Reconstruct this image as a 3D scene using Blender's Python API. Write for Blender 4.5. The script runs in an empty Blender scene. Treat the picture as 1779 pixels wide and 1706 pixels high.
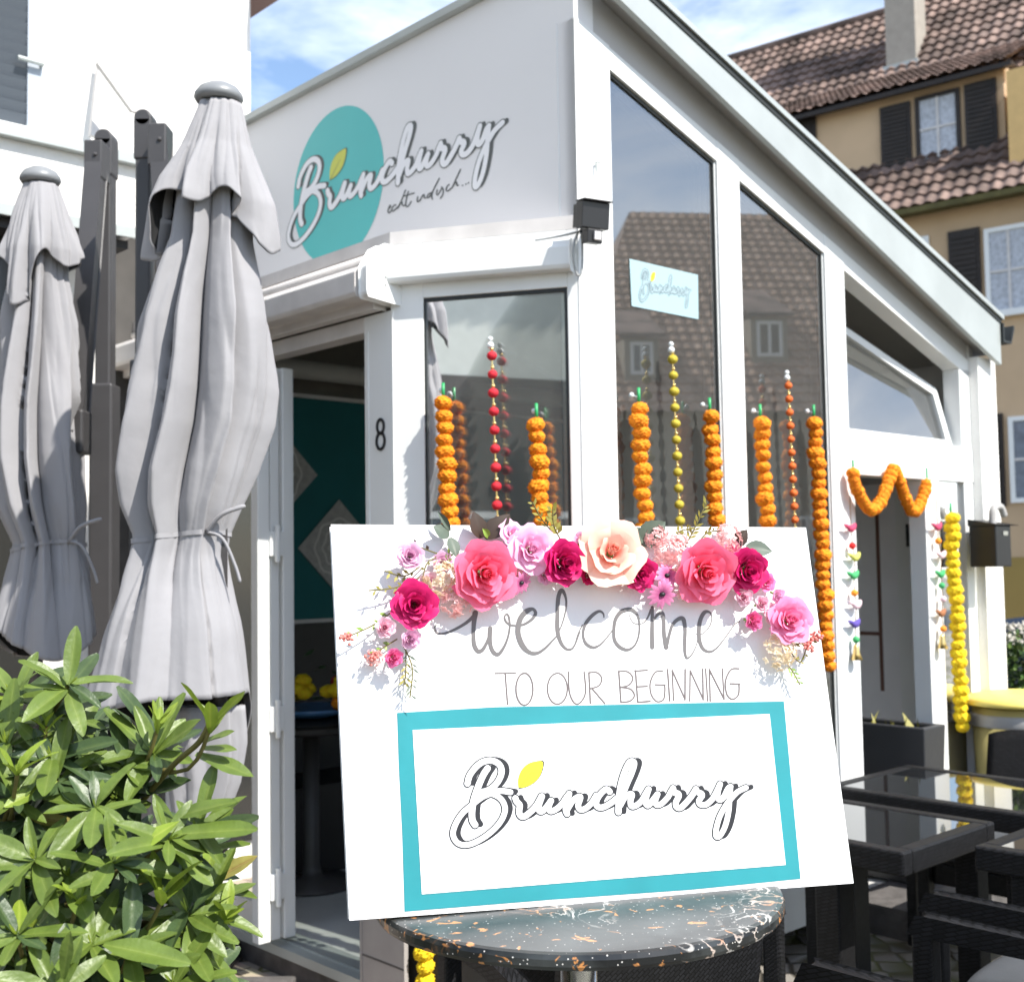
import bpy, math, random
import numpy as np
from mathutils import Matrix, Vector, noise as mnoise
random.seed(7)
SC = bpy.context.scene
COL = SC.collection
R = math.radians
A3 = lambda *a: np.array(a, float)

# ---------------------------------------------------------------- camera, world, sun, exposure
PW, PH, FPX = 1779., 1706., 2090.
PITCH, ROLL = R(3.4), R(.88)
CAM = A3(0, 0, 1.63)
FW = A3(0, math.cos(PITCH), math.sin(PITCH))
_u = A3(0, -math.sin(PITCH), math.cos(PITCH)); _r = A3(1, 0, 0)
RT = math.cos(ROLL)*_r - math.sin(ROLL)*_u
UP = math.sin(ROLL)*_r + math.cos(ROLL)*_u
cd = bpy.data.cameras.new('camera'); cam = bpy.data.objects.new('camera', cd); COL.objects.link(cam)
cam.matrix_world = Matrix(((RT[0], UP[0], -FW[0], CAM[0]), (RT[1], UP[1], -FW[1], CAM[1]),
                           (RT[2], UP[2], -FW[2], CAM[2]), (0, 0, 0, 1)))
cd.sensor_width = 36; cd.lens = 36*FPX/PW; cd.clip_start = .05; cd.clip_end = 900
cd.dof.use_dof = True; cd.dof.focus_distance = 2.2; cd.dof.aperture_fstop = 6.0
SC.camera = cam
SUN_EL, SUN_AZ = R(48), R(132)          # azimuth from +Y, clockwise
SUNV = A3(math.cos(SUN_EL)*math.sin(SUN_AZ), math.cos(SUN_EL)*math.cos(SUN_AZ), math.sin(SUN_EL))
sd = bpy.data.lights.new('sun', 'SUN'); sd.energy = 4.4; sd.angle = R(.53); sd.color = (1, .955, .88)
so = bpy.data.objects.new('sun', sd); COL.objects.link(so)
so.rotation_euler = Vector(SUNV).to_track_quat('Z', 'Y').to_euler()
w = bpy.data.worlds.new('World'); SC.world = w; w.use_nodes = True
nt = w.node_tree; nt.nodes.clear()
o = nt.nodes.new('ShaderNodeOutputWorld'); bg = nt.nodes.new('ShaderNodeBackground')
sky = nt.nodes.new('ShaderNodeTexSky'); sky.sky_type = 'NISHITA'; sky.sun_disc = False
sky.sun_elevation = SUN_EL; sky.sun_rotation = SUN_AZ; sky.air_density = 1.0; sky.dust_density = .6; sky.ozone_density = 1.2
tc = nt.nodes.new('ShaderNodeTexCoord'); mp = nt.nodes.new('ShaderNodeMapping')
mp.inputs['Scale'].default_value = (2.2, 2.2, 5.0); mp.inputs['Rotation'].default_value = (0, .35, .5)
nz_ = nt.nodes.new('ShaderNodeTexNoise'); nz_.inputs['Scale'].default_value = 1.9; nz_.inputs['Detail'].default_value = 7
nz_.inputs['Roughness'].default_value = .58; nz_.inputs['Distortion'].default_value = .5
cr = nt.nodes.new('ShaderNodeValToRGB'); cr.color_ramp.elements[0].position = .42; cr.color_ramp.elements[1].position = .82
mx = nt.nodes.new('ShaderNodeMix'); mx.data_type = 'RGBA'
mx.inputs[7].default_value = (7.2, 7.6, 8.2, 1)
nt.links.new(tc.outputs['Generated'], mp.inputs[0]); nt.links.new(mp.outputs[0], nz_.inputs['Vector'])
nt.links.new(nz_.outputs[0], cr.inputs[0]); nt.links.new(cr.outputs[0], mx.inputs[0])
nt.links.new(sky.outputs[0], mx.inputs[6]); nt.links.new(mx.outputs[2], bg.inputs[0])
bg.inputs[1].default_value = .14
nt.links.new(bg.outputs[0], o.inputs[0])
vs = SC.view_settings
vs.view_transform = 'Standard'; vs.look = 'None'; vs.exposure = .86; vs.gamma = 1; vs.use_curve_mapping = False
SC.cycles.max_bounces = 8; SC.cycles.transparent_max_bounces = 16; SC.cycles.caustics_reflective = False
SC.cycles.caustics_refractive = False
try: SC.cycles.use_denoising = True
except Exception: pass

# ---------------------------------------------------------------- where things stand: points on real planes
def ray(x, y):
    d = FW*FPX + RT*(x-PW/2) - UP*(y-PH/2); return d/d[1]
def atY(x, y, Y): return CAM + ray(x, y)*Y
def onp(x, y, p, n):
    d = ray(x, y); return CAM + d*(np.dot(p-CAM, n)/np.dot(d, n))
def onz(x, y, z): return onp(x, y, A3(0, 0, z), A3(0, 0, 1))
def yawv(a): return A3(math.sin(R(a)), math.cos(R(a)), 0)
Z = A3(0, 0, 1)
dL, dR, dC = yawv(-43), yawv(47), yawv(-74.7)
_g = onz(520, 1706, 0); QP = onp(682, 900, _g, dR); PP = onp(1007, 500, QP, np.cross(Z, dC))
PP[2] = 0; QP[2] = 0
RQ = float(np.dot(QP-PP, dR)); LQ = float(np.dot(QP-PP, dL)); FWID = float(np.linalg.norm(QP-PP))
nC = -np.cross(Z, dC)
if nC[1] > 0: nC = -nC
def LP(l, r, z): return PP + l*dL + r*dR + z*Z            # café building coordinates
def loc(q): d = q-PP; return (float(np.dot(d, dL)), float(np.dot(d, dR)), float(q[2]))
def pl(x, y, l=0.): return loc(onp(x, y, PP+l*dL, dL))    # on the glazed side wall
def pr(x, y, r=0.): return loc(onp(x, y, PP+r*dR, dR))    # on the sign wall / door plane
def FC(t, n, z): return PP + t*dC + n*nC + z*Z            # bay window facet
def pf(x, y, n=0.):
    q = onp(x, y, PP+n*nC, nC); return float(np.dot(q-PP, dC)), float(q[2])

# ---------------------------------------------------------------- materials
def srgb(r, g, b):
    f = lambda c: c/12.92 if c <= .04045 else ((c+.055)/1.055)**2.4
    return (f(r/255), f(g/255), f(b/255), 1)
MATS = {}
def mat(name, col, rough=.6, var=0., vscale=6., bump=0., bscale=40., spec=.5, metal=0., sheen=0., trans=0., coat=0., col2=None, detail=4.):
    if name in MATS: return MATS[name]
    m = bpy.data.materials.new(name); m.use_nodes = True; MATS[name] = m
    n = m.node_tree; b = n.nodes['Principled BSDF']
    c = col if len(col) == 4 else (*col, 1)
    b.inputs['Base Color'].default_value = c; b.inputs['Roughness'].default_value = rough
    b.inputs['Metallic'].default_value = metal; b.inputs['Specular IOR Level'].default_value = spec
    b.inputs['Coat Weight'].default_value = coat
    if sheen: b.inputs['Sheen Weight'].default_value = sheen
    t = n.nodes.new('ShaderNodeTexCoord')
    if var or col2:
        x = n.nodes.new('ShaderNodeTexNoise'); x.inputs['Scale'].default_value = vscale; x.inputs['Detail'].default_value = detail
        q = n.nodes.new('ShaderNodeValToRGB'); q.color_ramp.elements[0].position = .32; q.color_ramp.elements[1].position = .68
        c2 = col2 if col2 else tuple(v*(1-var) for v in c[:3])
        q.color_ramp.elements[0].color = (*c2[:3], 1); q.color_ramp.elements[1].color = c
        n.links.new(t.outputs['Object'], x.inputs['Vector']); n.links.new(x.outputs[0], q.inputs[0]); n.links.new(q.outputs[0], b.inputs['Base Color'])
    if bump:
        x = n.nodes.new('ShaderNodeTexNoise'); x.inputs['Scale'].default_value = bscale; x.inputs['Detail'].default_value = 5
        k = n.nodes.new('ShaderNodeBump'); k.inputs['Strength'].default_value = bump; k.inputs['Distance'].default_value = .01
        n.links.new(t.outputs['Object'], x.inputs['Vector']); n.links.new(x.outputs[0], k.inputs['Height']); n.links.new(k.outputs[0], b.inputs['Normal'])
    if trans:
        mixs(m, b, trans, c)
    return m
def mixs(m, b, trans, c):
    n = m.node_tree; tr = n.nodes.new('ShaderNodeBsdfTranslucent'); tr.inputs[0].default_value = c
    src = [l.from_socket for l in n.links if l.to_socket == b.inputs['Base Color']]
    if src: n.links.new(src[0], tr.inputs[0])
    mx = n.nodes.new('ShaderNodeMixShader'); mx.inputs[0].default_value = trans
    n.links.new(b.outputs[0], mx.inputs[1]); n.links.new(tr.outputs[0], mx.inputs[2])
    n.links.new(mx.outputs[0], n.nodes['Material Output'].inputs[0])
def petalmat(name, base, tip, trans=.35, rough=.6):
    """petal colour runs from the heart of the flower to the petal rim (attribute 'tint')"""
    if name in MATS: return MATS[name]
    m = bpy.data.materials.new(name); m.use_nodes = True; MATS[name] = m
    n = m.node_tree; b = n.nodes['Principled BSDF']; b.inputs['Roughness'].default_value = rough
    b.inputs['Specular IOR Level'].default_value = .3
    a = n.nodes.new('ShaderNodeAttribute'); a.attribute_name = 'tint'
    q = n.nodes.new('ShaderNodeValToRGB'); q.color_ramp.elements[0].color = base; q.color_ramp.elements[1].color = tip
    n.links.new(a.outputs['Fac'], q.inputs[0]); n.links.new(q.outputs[0], b.inputs['Base Color'])
    mixs(m, b, trans, base)
    return m
def glassmat(name, tint=(.86, .9, .88), ior=3.0, haze=.045):
    if name in MATS: return MATS[name]
    m = bpy.data.materials.new(name); m.use_nodes = True; MATS[name] = m
    n = m.node_tree; n.nodes.remove(n.nodes['Principled BSDF'])
    t = n.nodes.new('ShaderNodeBsdfTransparent'); t.inputs[0].default_value = (*tint, 1)
    g = n.nodes.new('ShaderNodeBsdfGlossy'); g.inputs['Roughness'].default_value = 0.004; g.inputs[0].default_value = (1, 1, 1, 1)
    f = n.nodes.new('ShaderNodeFresnel'); f.inputs[0].default_value = ior
    x = n.nodes.new('ShaderNodeMixShader')
    n.links.new(f.outputs[0], x.inputs[0]); n.links.new(t.outputs[0], x.inputs[1]); n.links.new(g.outputs[0], x.inputs[2])
    d = n.nodes.new('ShaderNodeBsdfDiffuse'); d.inputs[0].default_value = (.8, .82, .8, 1)      # whitish haze mixed in, standing in for glare on the pane
    y = n.nodes.new('ShaderNodeMixShader'); y.inputs[0].default_value = haze
    n.links.new(x.outputs[0], y.inputs[1]); n.links.new(d.outputs[0], y.inputs[2]); n.links.new(y.outputs[0], n.nodes['Material Output'].inputs[0])
    return m
def brickmat(name, c1, c2, mortar, sx, sy, msize=.02, rough=.8, rot=0., bump=.5, off=.5, plane='XY', noise=.25):
    if name in MATS: return MATS[name]
    m = bpy.data.materials.new(name); m.use_nodes = True; MATS[name] = m
    n = m.node_tree; b = n.nodes['Principled BSDF']; b.inputs['Roughness'].default_value = rough
    t = n.nodes.new('ShaderNodeTexCoord'); p = n.nodes.new('ShaderNodeMapping'); p.inputs['Rotation'].default_value = (0, 0, rot)
    k = n.nodes.new('ShaderNodeTexBrick'); k.inputs['Color1'].default_value = c1; k.inputs['Color2'].default_value = c2; k.inputs['Mortar'].default_value = mortar
    k.inputs['Scale'].default_value = 1; k.inputs['Mortar Size'].default_value = msize; k.inputs['Brick Width'].default_value = sx; k.inputs['Row Height'].default_value = sy
    k.offset = off; k.inputs['Mortar Smooth'].default_value = .3
    nx = n.nodes.new('ShaderNodeTexNoise'); nx.inputs['Scale'].default_value = 9; nx.inputs['Detail'].default_value = 6
    mm = n.nodes.new('ShaderNodeMix'); mm.data_type = 'RGBA'; mm.blend_type = 'MULTIPLY'; mm.inputs[0].default_value = noise*2
    n.links.new(t.outputs['Object'], p.inputs[0]); n.links.new(p.outputs[0], k.inputs[0]); n.links.new(t.outputs['Object'], nx.inputs['Vector'])
    n.links.new(k.outputs['Color'], mm.inputs[6]); n.links.new(nx.outputs['Color'], mm.inputs[7])
    hs = n.nodes.new('ShaderNodeHueSaturation'); hs.inputs['Saturation'].default_value = .9; hs.inputs['Value'].default_value = 1.15
    n.links.new(mm.outputs[2], hs.inputs['Color']); n.links.new(hs.outputs[0], b.inputs['Base Color'])
    bp = n.nodes.new('ShaderNodeBump'); bp.inputs['Strength'].default_value = bump; bp.inputs['Distance'].default_value = .01; bp.invert = True
    n.links.new(k.outputs['Fac'], bp.inputs['Height']); n.links.new(bp.outputs[0], b.inputs['Normal'])
    return m
def cobblemat():
    m = bpy.data.materials.new('cobblestones'); m.use_nodes = True
    n = m.node_tree; b = n.nodes['Principled BSDF']; b.inputs['Roughness'].default_value = .75
    t = n.nodes.new('ShaderNodeTexCoord')
    d = n.nodes.new('ShaderNodeTexNoise'); d.inputs['Scale'].default_value = 1.2
    ad = n.nodes.new('ShaderNodeMix'); ad.data_type = 'RGBA'; ad.blend_type = 'ADD'; ad.inputs[0].default_value = .12
    n.links.new(t.outputs['Object'], d.inputs['Vector']); n.links.new(t.outputs['Object'], ad.inputs[6]); n.links.new(d.outputs['Color'], ad.inputs[7])
    e = n.nodes.new('ShaderNodeTexVoronoi'); e.feature = 'DISTANCE_TO_EDGE'; e.inputs['Scale'].default_value = 8.5; e.inputs['Randomness'].default_value = .27
    c = n.nodes.new('ShaderNodeTexVoronoi'); c.inputs['Scale'].default_value = 8.5; c.inputs['Randomness'].default_value = .27
    for v in (e, c): n.links.new(ad.outputs[2], v.inputs['Vector'])
    q = n.nodes.new('ShaderNodeValToRGB'); q.color_ramp.elements[0].position = .03; q.color_ramp.elements[1].position = .11
    q.color_ramp.elements[0].color = (0, 0, 0, 1); q.color_ramp.elements[1].color = (1, 1, 1, 1)
    n.links.new(e.outputs['Distance'], q.inputs[0])
    st = n.nodes.new('ShaderNodeValToRGB'); st.color_ramp.elements[0].color = (.13, .125, .12, 1); st.color_ramp.elements[1].color = (.33, .3, .26, 1)
    n.links.new(c.outputs['Color'], st.inputs[0])
    nn = n.nodes.new('ShaderNodeTexNoise'); nn.inputs['Scale'].default_value = 1.6
    jo = n.nodes.new('ShaderNodeValToRGB'); jo.color_ramp.elements[0].color = (.05, .042, .03, 1); jo.color_ramp.elements[1].color = (.10, .11, .03, 1)
    jo.color_ramp.elements[0].position = .4; jo.color_ramp.elements[1].position = .6
    n.links.new(t.outputs['Object'], nn.inputs['Vector']); n.links.new(nn.outputs[0], jo.inputs[0])
    x = n.nodes.new('ShaderNodeMix'); x.data_type = 'RGBA'
    n.links.new(q.outputs[0], x.inputs[0]); n.links.new(jo.outputs[0], x.inputs[6]); n.links.new(st.outputs[0], x.inputs[7]); n.links.new(x.outputs[2], b.inputs['Base Color'])
    bp = n.nodes.new('ShaderNodeBump'); bp.inputs['Strength'].default_value = .8; bp.inputs['Distance'].default_value = .02
    n.links.new(q.outputs[0], bp.inputs['Height']); n.links.new(bp.outputs[0], b.inputs['Normal'])
    return m
def rattanmat():
    m = bpy.data.materials.new('black_rattan'); m.use_nodes = True; MATS['rattan'] = m
    n = m.node_tree; b = n.nodes['Principled BSDF']; b.inputs['Roughness'].default_value = .55; b.inputs['Specular IOR Level'].default_value = .3
    t = n.nodes.new('ShaderNodeTexCoord')
    k = n.nodes.new('ShaderNodeTexBrick'); k.inputs['Color1'].default_value = (.015, .015, .017, 1); k.inputs['Color2'].default_value = (.007, .007, .008, 1)
    k.inputs['Mortar'].default_value = (.002, .002, .002, 1); k.inputs['Scale'].default_value = 1; k.inputs['Brick Width'].default_value = .018; k.inputs['Row Height'].default_value = .0085
    k.inputs['Mortar Size'].default_value = .0014
    mp = n.nodes.new('ShaderNodeMapping'); mp.inputs['Rotation'].default_value = (R(90), R(20), R(43))
    n.links.new(t.outputs['Object'], mp.inputs[0]); n.links.new(mp.outputs[0], k.inputs[0]); n.links.new(k.outputs['Color'], b.inputs['Base Color'])
    bp = n.nodes.new('ShaderNodeBump'); bp.inputs['Strength'].default_value = .9; bp.inputs['Distance'].default_value = .004; bp.invert = True
    n.links.new(k.outputs['Fac'], bp.inputs['Height']); n.links.new(bp.outputs[0], b.inputs['Normal'])
    return m
def marblemat():
    m = bpy.data.materials.new('black_marbled_stone'); m.use_nodes = True
    n = m.node_tree; b = n.nodes['Principled BSDF']; b.inputs['Roughness'].default_value = .30
    t = n.nodes.new('ShaderNodeTexCoord')
    def ramp(src, els):
        q = n.nodes.new('ShaderNodeValToRGB')
        while len(q.color_ramp.elements) < len(els): q.color_ramp.elements.new(.5)
        for e, (p, c) in zip(q.color_ramp.elements, els): e.position = p; e.color = (*c, 1)
        n.links.new(src, q.inputs[0]); return q.outputs[0]
    def noise(s, d=5, dist=0., off=0.):
        x = n.nodes.new('ShaderNodeTexNoise'); x.inputs['Scale'].default_value = s; x.inputs['Detail'].default_value = d; x.inputs['Distortion'].default_value = dist
        mp = n.nodes.new('ShaderNodeMapping'); mp.inputs['Location'].default_value = (off, off, off); n.links.new(t.outputs['Object'], mp.inputs[0]); n.links.new(mp.outputs[0], x.inputs['Vector']); return x.outputs[0]
    def mix(f, a, c):
        x = n.nodes.new('ShaderNodeMix'); x.data_type = 'RGBA'; n.links.new(f, x.inputs[0])
        for s, v in ((6, a), (7, c)):
            if isinstance(v, tuple): x.inputs[s].default_value = (*v, 1)
            else: n.links.new(v, x.inputs[s])
        return x.outputs[2]
    base = ramp(noise(7, 4, 1.), [(.35, (.006, .007, .008)), (.7, (.055, .062, .062))])
    vein = ramp(noise(10, 6, 2.6, 3), [(.47, (0, 0, 0)), (.497, (1, 1, 1)), (.503, (1, 1, 1)), (.53, (0, 0, 0))])
    veinmask = ramp(noise(4.2, 2, 0, 9), [(.5, (0, 0, 0)), (.6, (1, 1, 1))])
    mul = n.nodes.new('ShaderNodeMath'); mul.operation = 'MULTIPLY'; n.links.new(vein, mul.inputs[0]); n.links.new(veinmask, mul.inputs[1])
    c1 = mix(mul.outputs[0], base, ramp(noise(9, 2, 0, 5), [(.42, (.55, .53, .5)), (.6, (.5, .2, .06))]))
    spk = n.nodes.new('ShaderNodeTexVoronoi'); spk.inputs['Scale'].default_value = 95
    n.links.new(t.outputs['Object'], spk.inputs['Vector'])
    c2 = mix(ramp(spk.outputs['Distance'], [(.08, (1, 1, 1)), (.14, (0, 0, 0))]), c1, (.6, .58, .55))
    c3 = mix(ramp(noise(24, 3, 1.4, 21), [(.63, (0, 0, 0)), (.67, (1, 1, 1))]), c2, (.5, .22, .07))
    n.links.new(c3, b.inputs['Base Color'])
    return m
def woodish(name, c, s=3): return mat(name, c, .55, var=.35, vscale=s)

M = dict(
 white=mat('white_frame_paint', (.80, .81, .80), .32, var=.05, vscale=3, bump=.03, bscale=120),
 white2=mat('weathered_white_cover', (.66, .63, .61), .45, var=.16, vscale=7, bump=.05),
 grey_panel=mat('pale_grey_sign_panel', (.74, .735, .745), .45, var=.03, vscale=1.5),
 zinc=mat('grey_metal_verge', (.42, .45, .44), .42, var=.12, vscale=4, metal=.2),
 dark=mat('dark_rubber_seal', (.02, .024, .024), .6),
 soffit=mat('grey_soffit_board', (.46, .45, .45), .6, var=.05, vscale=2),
 plaster=mat('white_plaster', (.80, .79, .76), .9, var=.06, vscale=5, bump=.35, bscale=70),
 ochre=mat('ochre_plaster', (.60, .43, .27), .9, var=.20, vscale=.9, bump=.2, bscale=25),
 ochre2=mat('olive_base_plaster', (.33, .23, .07), .9, var=.15, vscale=1.2),
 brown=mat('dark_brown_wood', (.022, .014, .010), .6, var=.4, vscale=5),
 concrete=mat('dark_concrete', (.12, .11, .105), .85, var=.4, vscale=14, bump=.4),
 tile=brickmat('grey_wall_tiles', (.38, .35, .32, 1), (.34, .31, .29, 1), (.2, .19, .18, 1), 10, .3, .004, .5, bump=.2),
 floor=mat('pale_floor_tiles', (.70, .70, .68), .4, var=.2, vscale=3),
 black=mat('black_plastic', (.012, .012, .014), .38, var=.1),
 anth=mat('anthracite_metal', (.055, .053, .055), .42, var=.12, vscale=8, bump=.05),
 fabric=mat('grey_canvas', (.31, .306, .32), .85, var=.05, vscale=9, bump=.35, bscale=11, sheen=.15, trans=.06),
 chrome=mat('brushed_steel', (.6, .6, .6), .22, metal=1),
 teal=mat('teal_wall', (.004, .115, .125), .8, var=.12, vscale=3),
 lace=mat('grey_lace', (.42, .41, .40), .9, var=.25, vscale=40),
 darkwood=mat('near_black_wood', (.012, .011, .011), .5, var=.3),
 canvas=mat('white_canvas', (.83, .83, .83), .8, bump=.10, bscale=420),
 paper=mat('white_paper', (.86, .86, .87), .6),
 tealpaper=mat('turquoise_paper', (.016, .25, .285), .4, var=.14, vscale=9, bump=.10, bscale=14),
 ink=mat('black_marker_ink', (.13, .122, .122), .45),
 pen=mat('grey_fineliner', (.12, .10, .10), .6),
 printblack=mat('printed_black', (.010, .010, .014), .5),
 leafyellow=mat('printed_yellow', (.86, .80, .02), .5),
 signteal=mat('turquoise_disc_paint', (.085, .50, .49), .45, var=.03),
 signink=mat('grey_sign_lettering', (.09, .10, .10), .5),
 signwhite=mat('white_sign_lettering', (.82, .82, .84), .5),
 signleaf=mat('lime_yellow_sign_paint', (.58, .60, .10), .5),
 sticker=mat('pale_blue_sticker', (.33, .46, .49), .4),
 stickink=mat('pale_grey_print', (.10, .13, .15), .5),
 glass=glassmat('window_glass'), glassd=glassmat('door_glass', (.7, .75, .73), 1.6),
 tableglass=mat('black_glass', (.012, .013, .014), .03, spec=1.),
 cushion=mat('grey_cushion', (.075, .082, .092), .9, var=.12, vscale=12, bump=.15, bscale=200),
 gold=mat('gold_bead', (.75, .55, .22), .25, metal=.9),
 red=mat('red_thread_ball', (.62, .012, .03), .75, var=.25, vscale=60, bump=.4, bscale=160),
 lime=mat('mustard_thread_ball', (.50, .40, .03), .7, var=.25, vscale=60, bump=.4, bscale=160),
 orangeb=mat('orange_thread_ball', (.75, .14, .015), .7, var=.25, vscale=60, bump=.4, bscale=160),
 marigold=mat('orange_marigold', (.95, .37, .008), .8, var=.42, vscale=55, bump=.5, bscale=90, trans=.15, col2=(.86, .21, .004)),
 yellowm=mat('yellow_marigold', (.93, .74, .015), .8, bump=.5, bscale=90, vscale=55, trans=.15, col2=(.88, .56, .008)),
 green=mat('green_plastic_stalk', (.02, .33, .10), .4),
 suction=mat('clear_suction_hook', (.75, .78, .78), .1, spec=.8),
 binlid=mat('yellow_bin_lid', (.80, .66, .16), .5, var=.05), binbody=mat('dull_yellow_bin_body', (.42, .36, .14), .6, var=.1),
 carpaint=mat('dark_blue_car_paint', (.02, .03, .05), .15, coat=.8),
 curtain=mat('net_curtain', (.55, .58, .64), .7, var=.35, vscale=18), pane=mat('grey_window_pane', (.20, .23, .28), .08, var=.3, vscale=9, spec=.8),
 shutter=mat('grey_roller_shutter', (.085, .10, .12), .5),
 pinkish=mat('brown_eave_board', (.30, .2, .18), .8),
 marble=marblemat(), stem=mat('green_brown_stem', (.16, .14, .035), .7, var=.4, vscale=30),
 twig=mat('brown_twig', (.13, .06, .03), .7),
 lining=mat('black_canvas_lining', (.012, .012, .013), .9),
 soil=mat('dark_soil', (.03, .022, .015), .95, var=.5, vscale=60, bump=.8),
)
rattanmat(); M['rattan'] = MATS['rattan']

# ---------------------------------------------------------------- mesh builder
class MB:
    def __init__(s): s.v = []; s.f = []; s.m = []; s.t = []
    def add(s, vs, fs, mi=0, tint=None):
        k = len(s.v); s.v += [tuple(map(float, p)) for p in vs]
        s.t += list(tint) if tint is not None else [0.5]*len(vs)
        for f in fs: s.f.append([k+i for i in f]); s.m.append(mi)
    def hexa(s, c, mi=0):   # 8 corners: bottom loop 0-3, top loop 4-7
        s.add(c, [(0, 3, 2, 1), (4, 5, 6, 7), (0, 1, 5, 4), (1, 2, 6, 5), (2, 3, 7, 6), (3, 0, 4, 7)], mi)
    def box(s, o, ax, ay, az, mi=0):
        o, ax, ay, az = map(np.asarray, (o, ax, ay, az))
        s.hexa([o, o+ax, o+ax+ay, o+ay, o+az, o+ax+az, o+ax+ay+az, o+ay+az], mi)
    def lbox(s, l0, l1, r0, r1, z0, z1, mi=0):
        s.box(LP(l0, r0, z0), (l1-l0)*dL, (r1-r0)*dR, (z1-z0)*Z, mi)
    def prism(s, pts, off, mi=0):
        n = len(pts); off = np.asarray(off); q = [np.asarray(p)+off for p in pts]
        s.add(list(pts)+q, [tuple(range(n)), tuple(range(2*n-1, n-1, -1))]+[(i, (i+1) % n, n+(i+1) % n, n+i) for i in range(n)], mi)
    def tube(s, pts, rad, n=8, mi=0, cap=True):
        pts = [np.asarray(p, float) for p in pts]; k = len(pts)
        if not hasattr(rad, '__len__'): rad = [rad]*k
        vs = []; prev = None
        for i in range(k):
            t = pts[min(i+1, k-1)]-pts[max(i-1, 0)]; t = t/(np.linalg.norm(t)+1e-9)
            a = prev if prev is not None else (A3(1, 0, 0) if abs(t[0]) < .8 else A3(0, 1, 0))
            a = a-t*np.dot(a, t); a /= np.linalg.norm(a)+1e-9; prev = a; b = np.cross(t, a)
            for j in range(n):
                q = 2*math.pi*j/n; vs.append(pts[i]+rad[i]*(math.cos(q)*a+math.sin(q)*b))
        fs = [(i*n+j, i*n+(j+1) % n, (i+1)*n+(j+1) % n, (i+1)*n+j) for i in range(k-1) for j in range(n)]
        if cap: fs += [tuple(range(n-1, -1, -1)), tuple((k-1)*n+j for j in range(n))]
        s.add(vs, fs, mi)
    def lathe(s, c, prof, n=32, mi=0, ax=A3(1, 0, 0), ay=A3(0, 1, 0), az=A3(0, 0, 1)):
        c = np.asarray(c); vs = []
        for (r, h) in prof:
            for j in range(n):
                q = 2*math.pi*j/n; vs.append(c+r*math.cos(q)*ax+r*math.sin(q)*ay+h*az)
        k = len(prof)
        fs = [(i*n+j, i*n+(j+1) % n, (i+1)*n+(j+1) % n, (i+1)*n+j) for i in range(k-1) for j in range(n)]
        fs += [tuple(range(n-1, -1, -1)), tuple((k-1)*n+j for j in range(n))]
        s.add(vs, fs, mi)
    def grid(s, fn, nu, nv, mi=0, closed=False, tint=None):
        vs = []; tt = []
        for j in range(nv+1):
            for i in range(nu+(0 if closed else 1)):
                vs.append(fn(i/nu, j/nv)); tt.append(tint(i/nu, j/nv) if tint else .5)
        m = nu if closed else nu+1
        fs = [(j*m+i, j*m+(i+1) % m, (j+1)*m+(i+1) % m, (j+1)*m+i) for j in range(nv) for i in range(nu)]
        s.add(vs, fs, mi, tt)
    def ball(s, c, r, n=10, mi=0, sq=1.):
        s.lathe(c, [(max(1e-4, r*math.sin(math.pi*i/n)), -r*sq*math.cos(math.pi*i/n)) for i in range(n+1)], n+4, mi)
    def build(s, name, mats, parent=None, smooth=False, solid=0., bevel=0., sub=0):
        if not isinstance(mats, (list, tuple)): mats = [mats]
        me = bpy.data.meshes.new(name); me.from_pydata(s.v, [], s.f)
        for m in mats: me.materials.append(m)
        me.polygons.foreach_set('material_index', s.m)
        if smooth: me.polygons.foreach_set('use_smooth', [True]*len(s.f))
        at = me.attributes.new('tint', 'FLOAT', 'POINT'); at.data.foreach_set('value', s.t)
        me.update()
        ob = bpy.data.objects.new(name, me); COL.objects.link(ob)
        if parent is not None: setparent(ob, parent)
        if solid: k = ob.modifiers.new('solid', 'SOLIDIFY'); k.thickness = solid; k.offset = 0
        if bevel: k = ob.modifiers.new('bevel', 'BEVEL'); k.width = bevel; k.segments = 2; k.limit_method = 'ANGLE'
        if sub: k = ob.modifiers.new('sub', 'SUBSURF'); k.levels = sub; k.render_levels = sub
        return ob
BASE = {}
def wloc(ob):
    return BASE.get(ob.name, Vector((0, 0, 0)))
def setparent(ob, parent):
    ob.parent = parent
    ob.matrix_parent_inverse = Matrix.Translation(-wloc(parent)) if parent.name in BASE else Matrix.Identity(4)
def tag(o, label=None, cat=None, group=None, kind=None):
    if label: o['label'] = label
    if cat: o['category'] = cat
    if group: o['group'] = group
    if kind: o['kind'] = kind
    return o
def thing(name, label, cat, at, group=None):
    e = bpy.data.objects.new(name, None); COL.objects.link(e); e.location = Vector(tuple(map(float, at))); e.empty_display_size = .1
    BASE[e.name] = e.location.copy(); return tag(e, label, cat, group)
def dup(root, at, rotz=0., label=None):
    c = root.copy(); COL.objects.link(c); c.location = Vector(tuple(map(float, at))); c.rotation_euler = (0, 0, rotz)
    if label: c['label'] = label
    for ch in list(root.children):
        k = ch.copy(); COL.objects.link(k); k.parent = c; k.matrix_parent_inverse = ch.matrix_parent_inverse.copy()
        for g in list(ch.children):
            q = g.copy(); COL.objects.link(q); q.parent = k
    return c
def sm(a, b, x):
    x = max(0, min(1, (x-a)/(b-a))); return x*x*(3-2*x)
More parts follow.
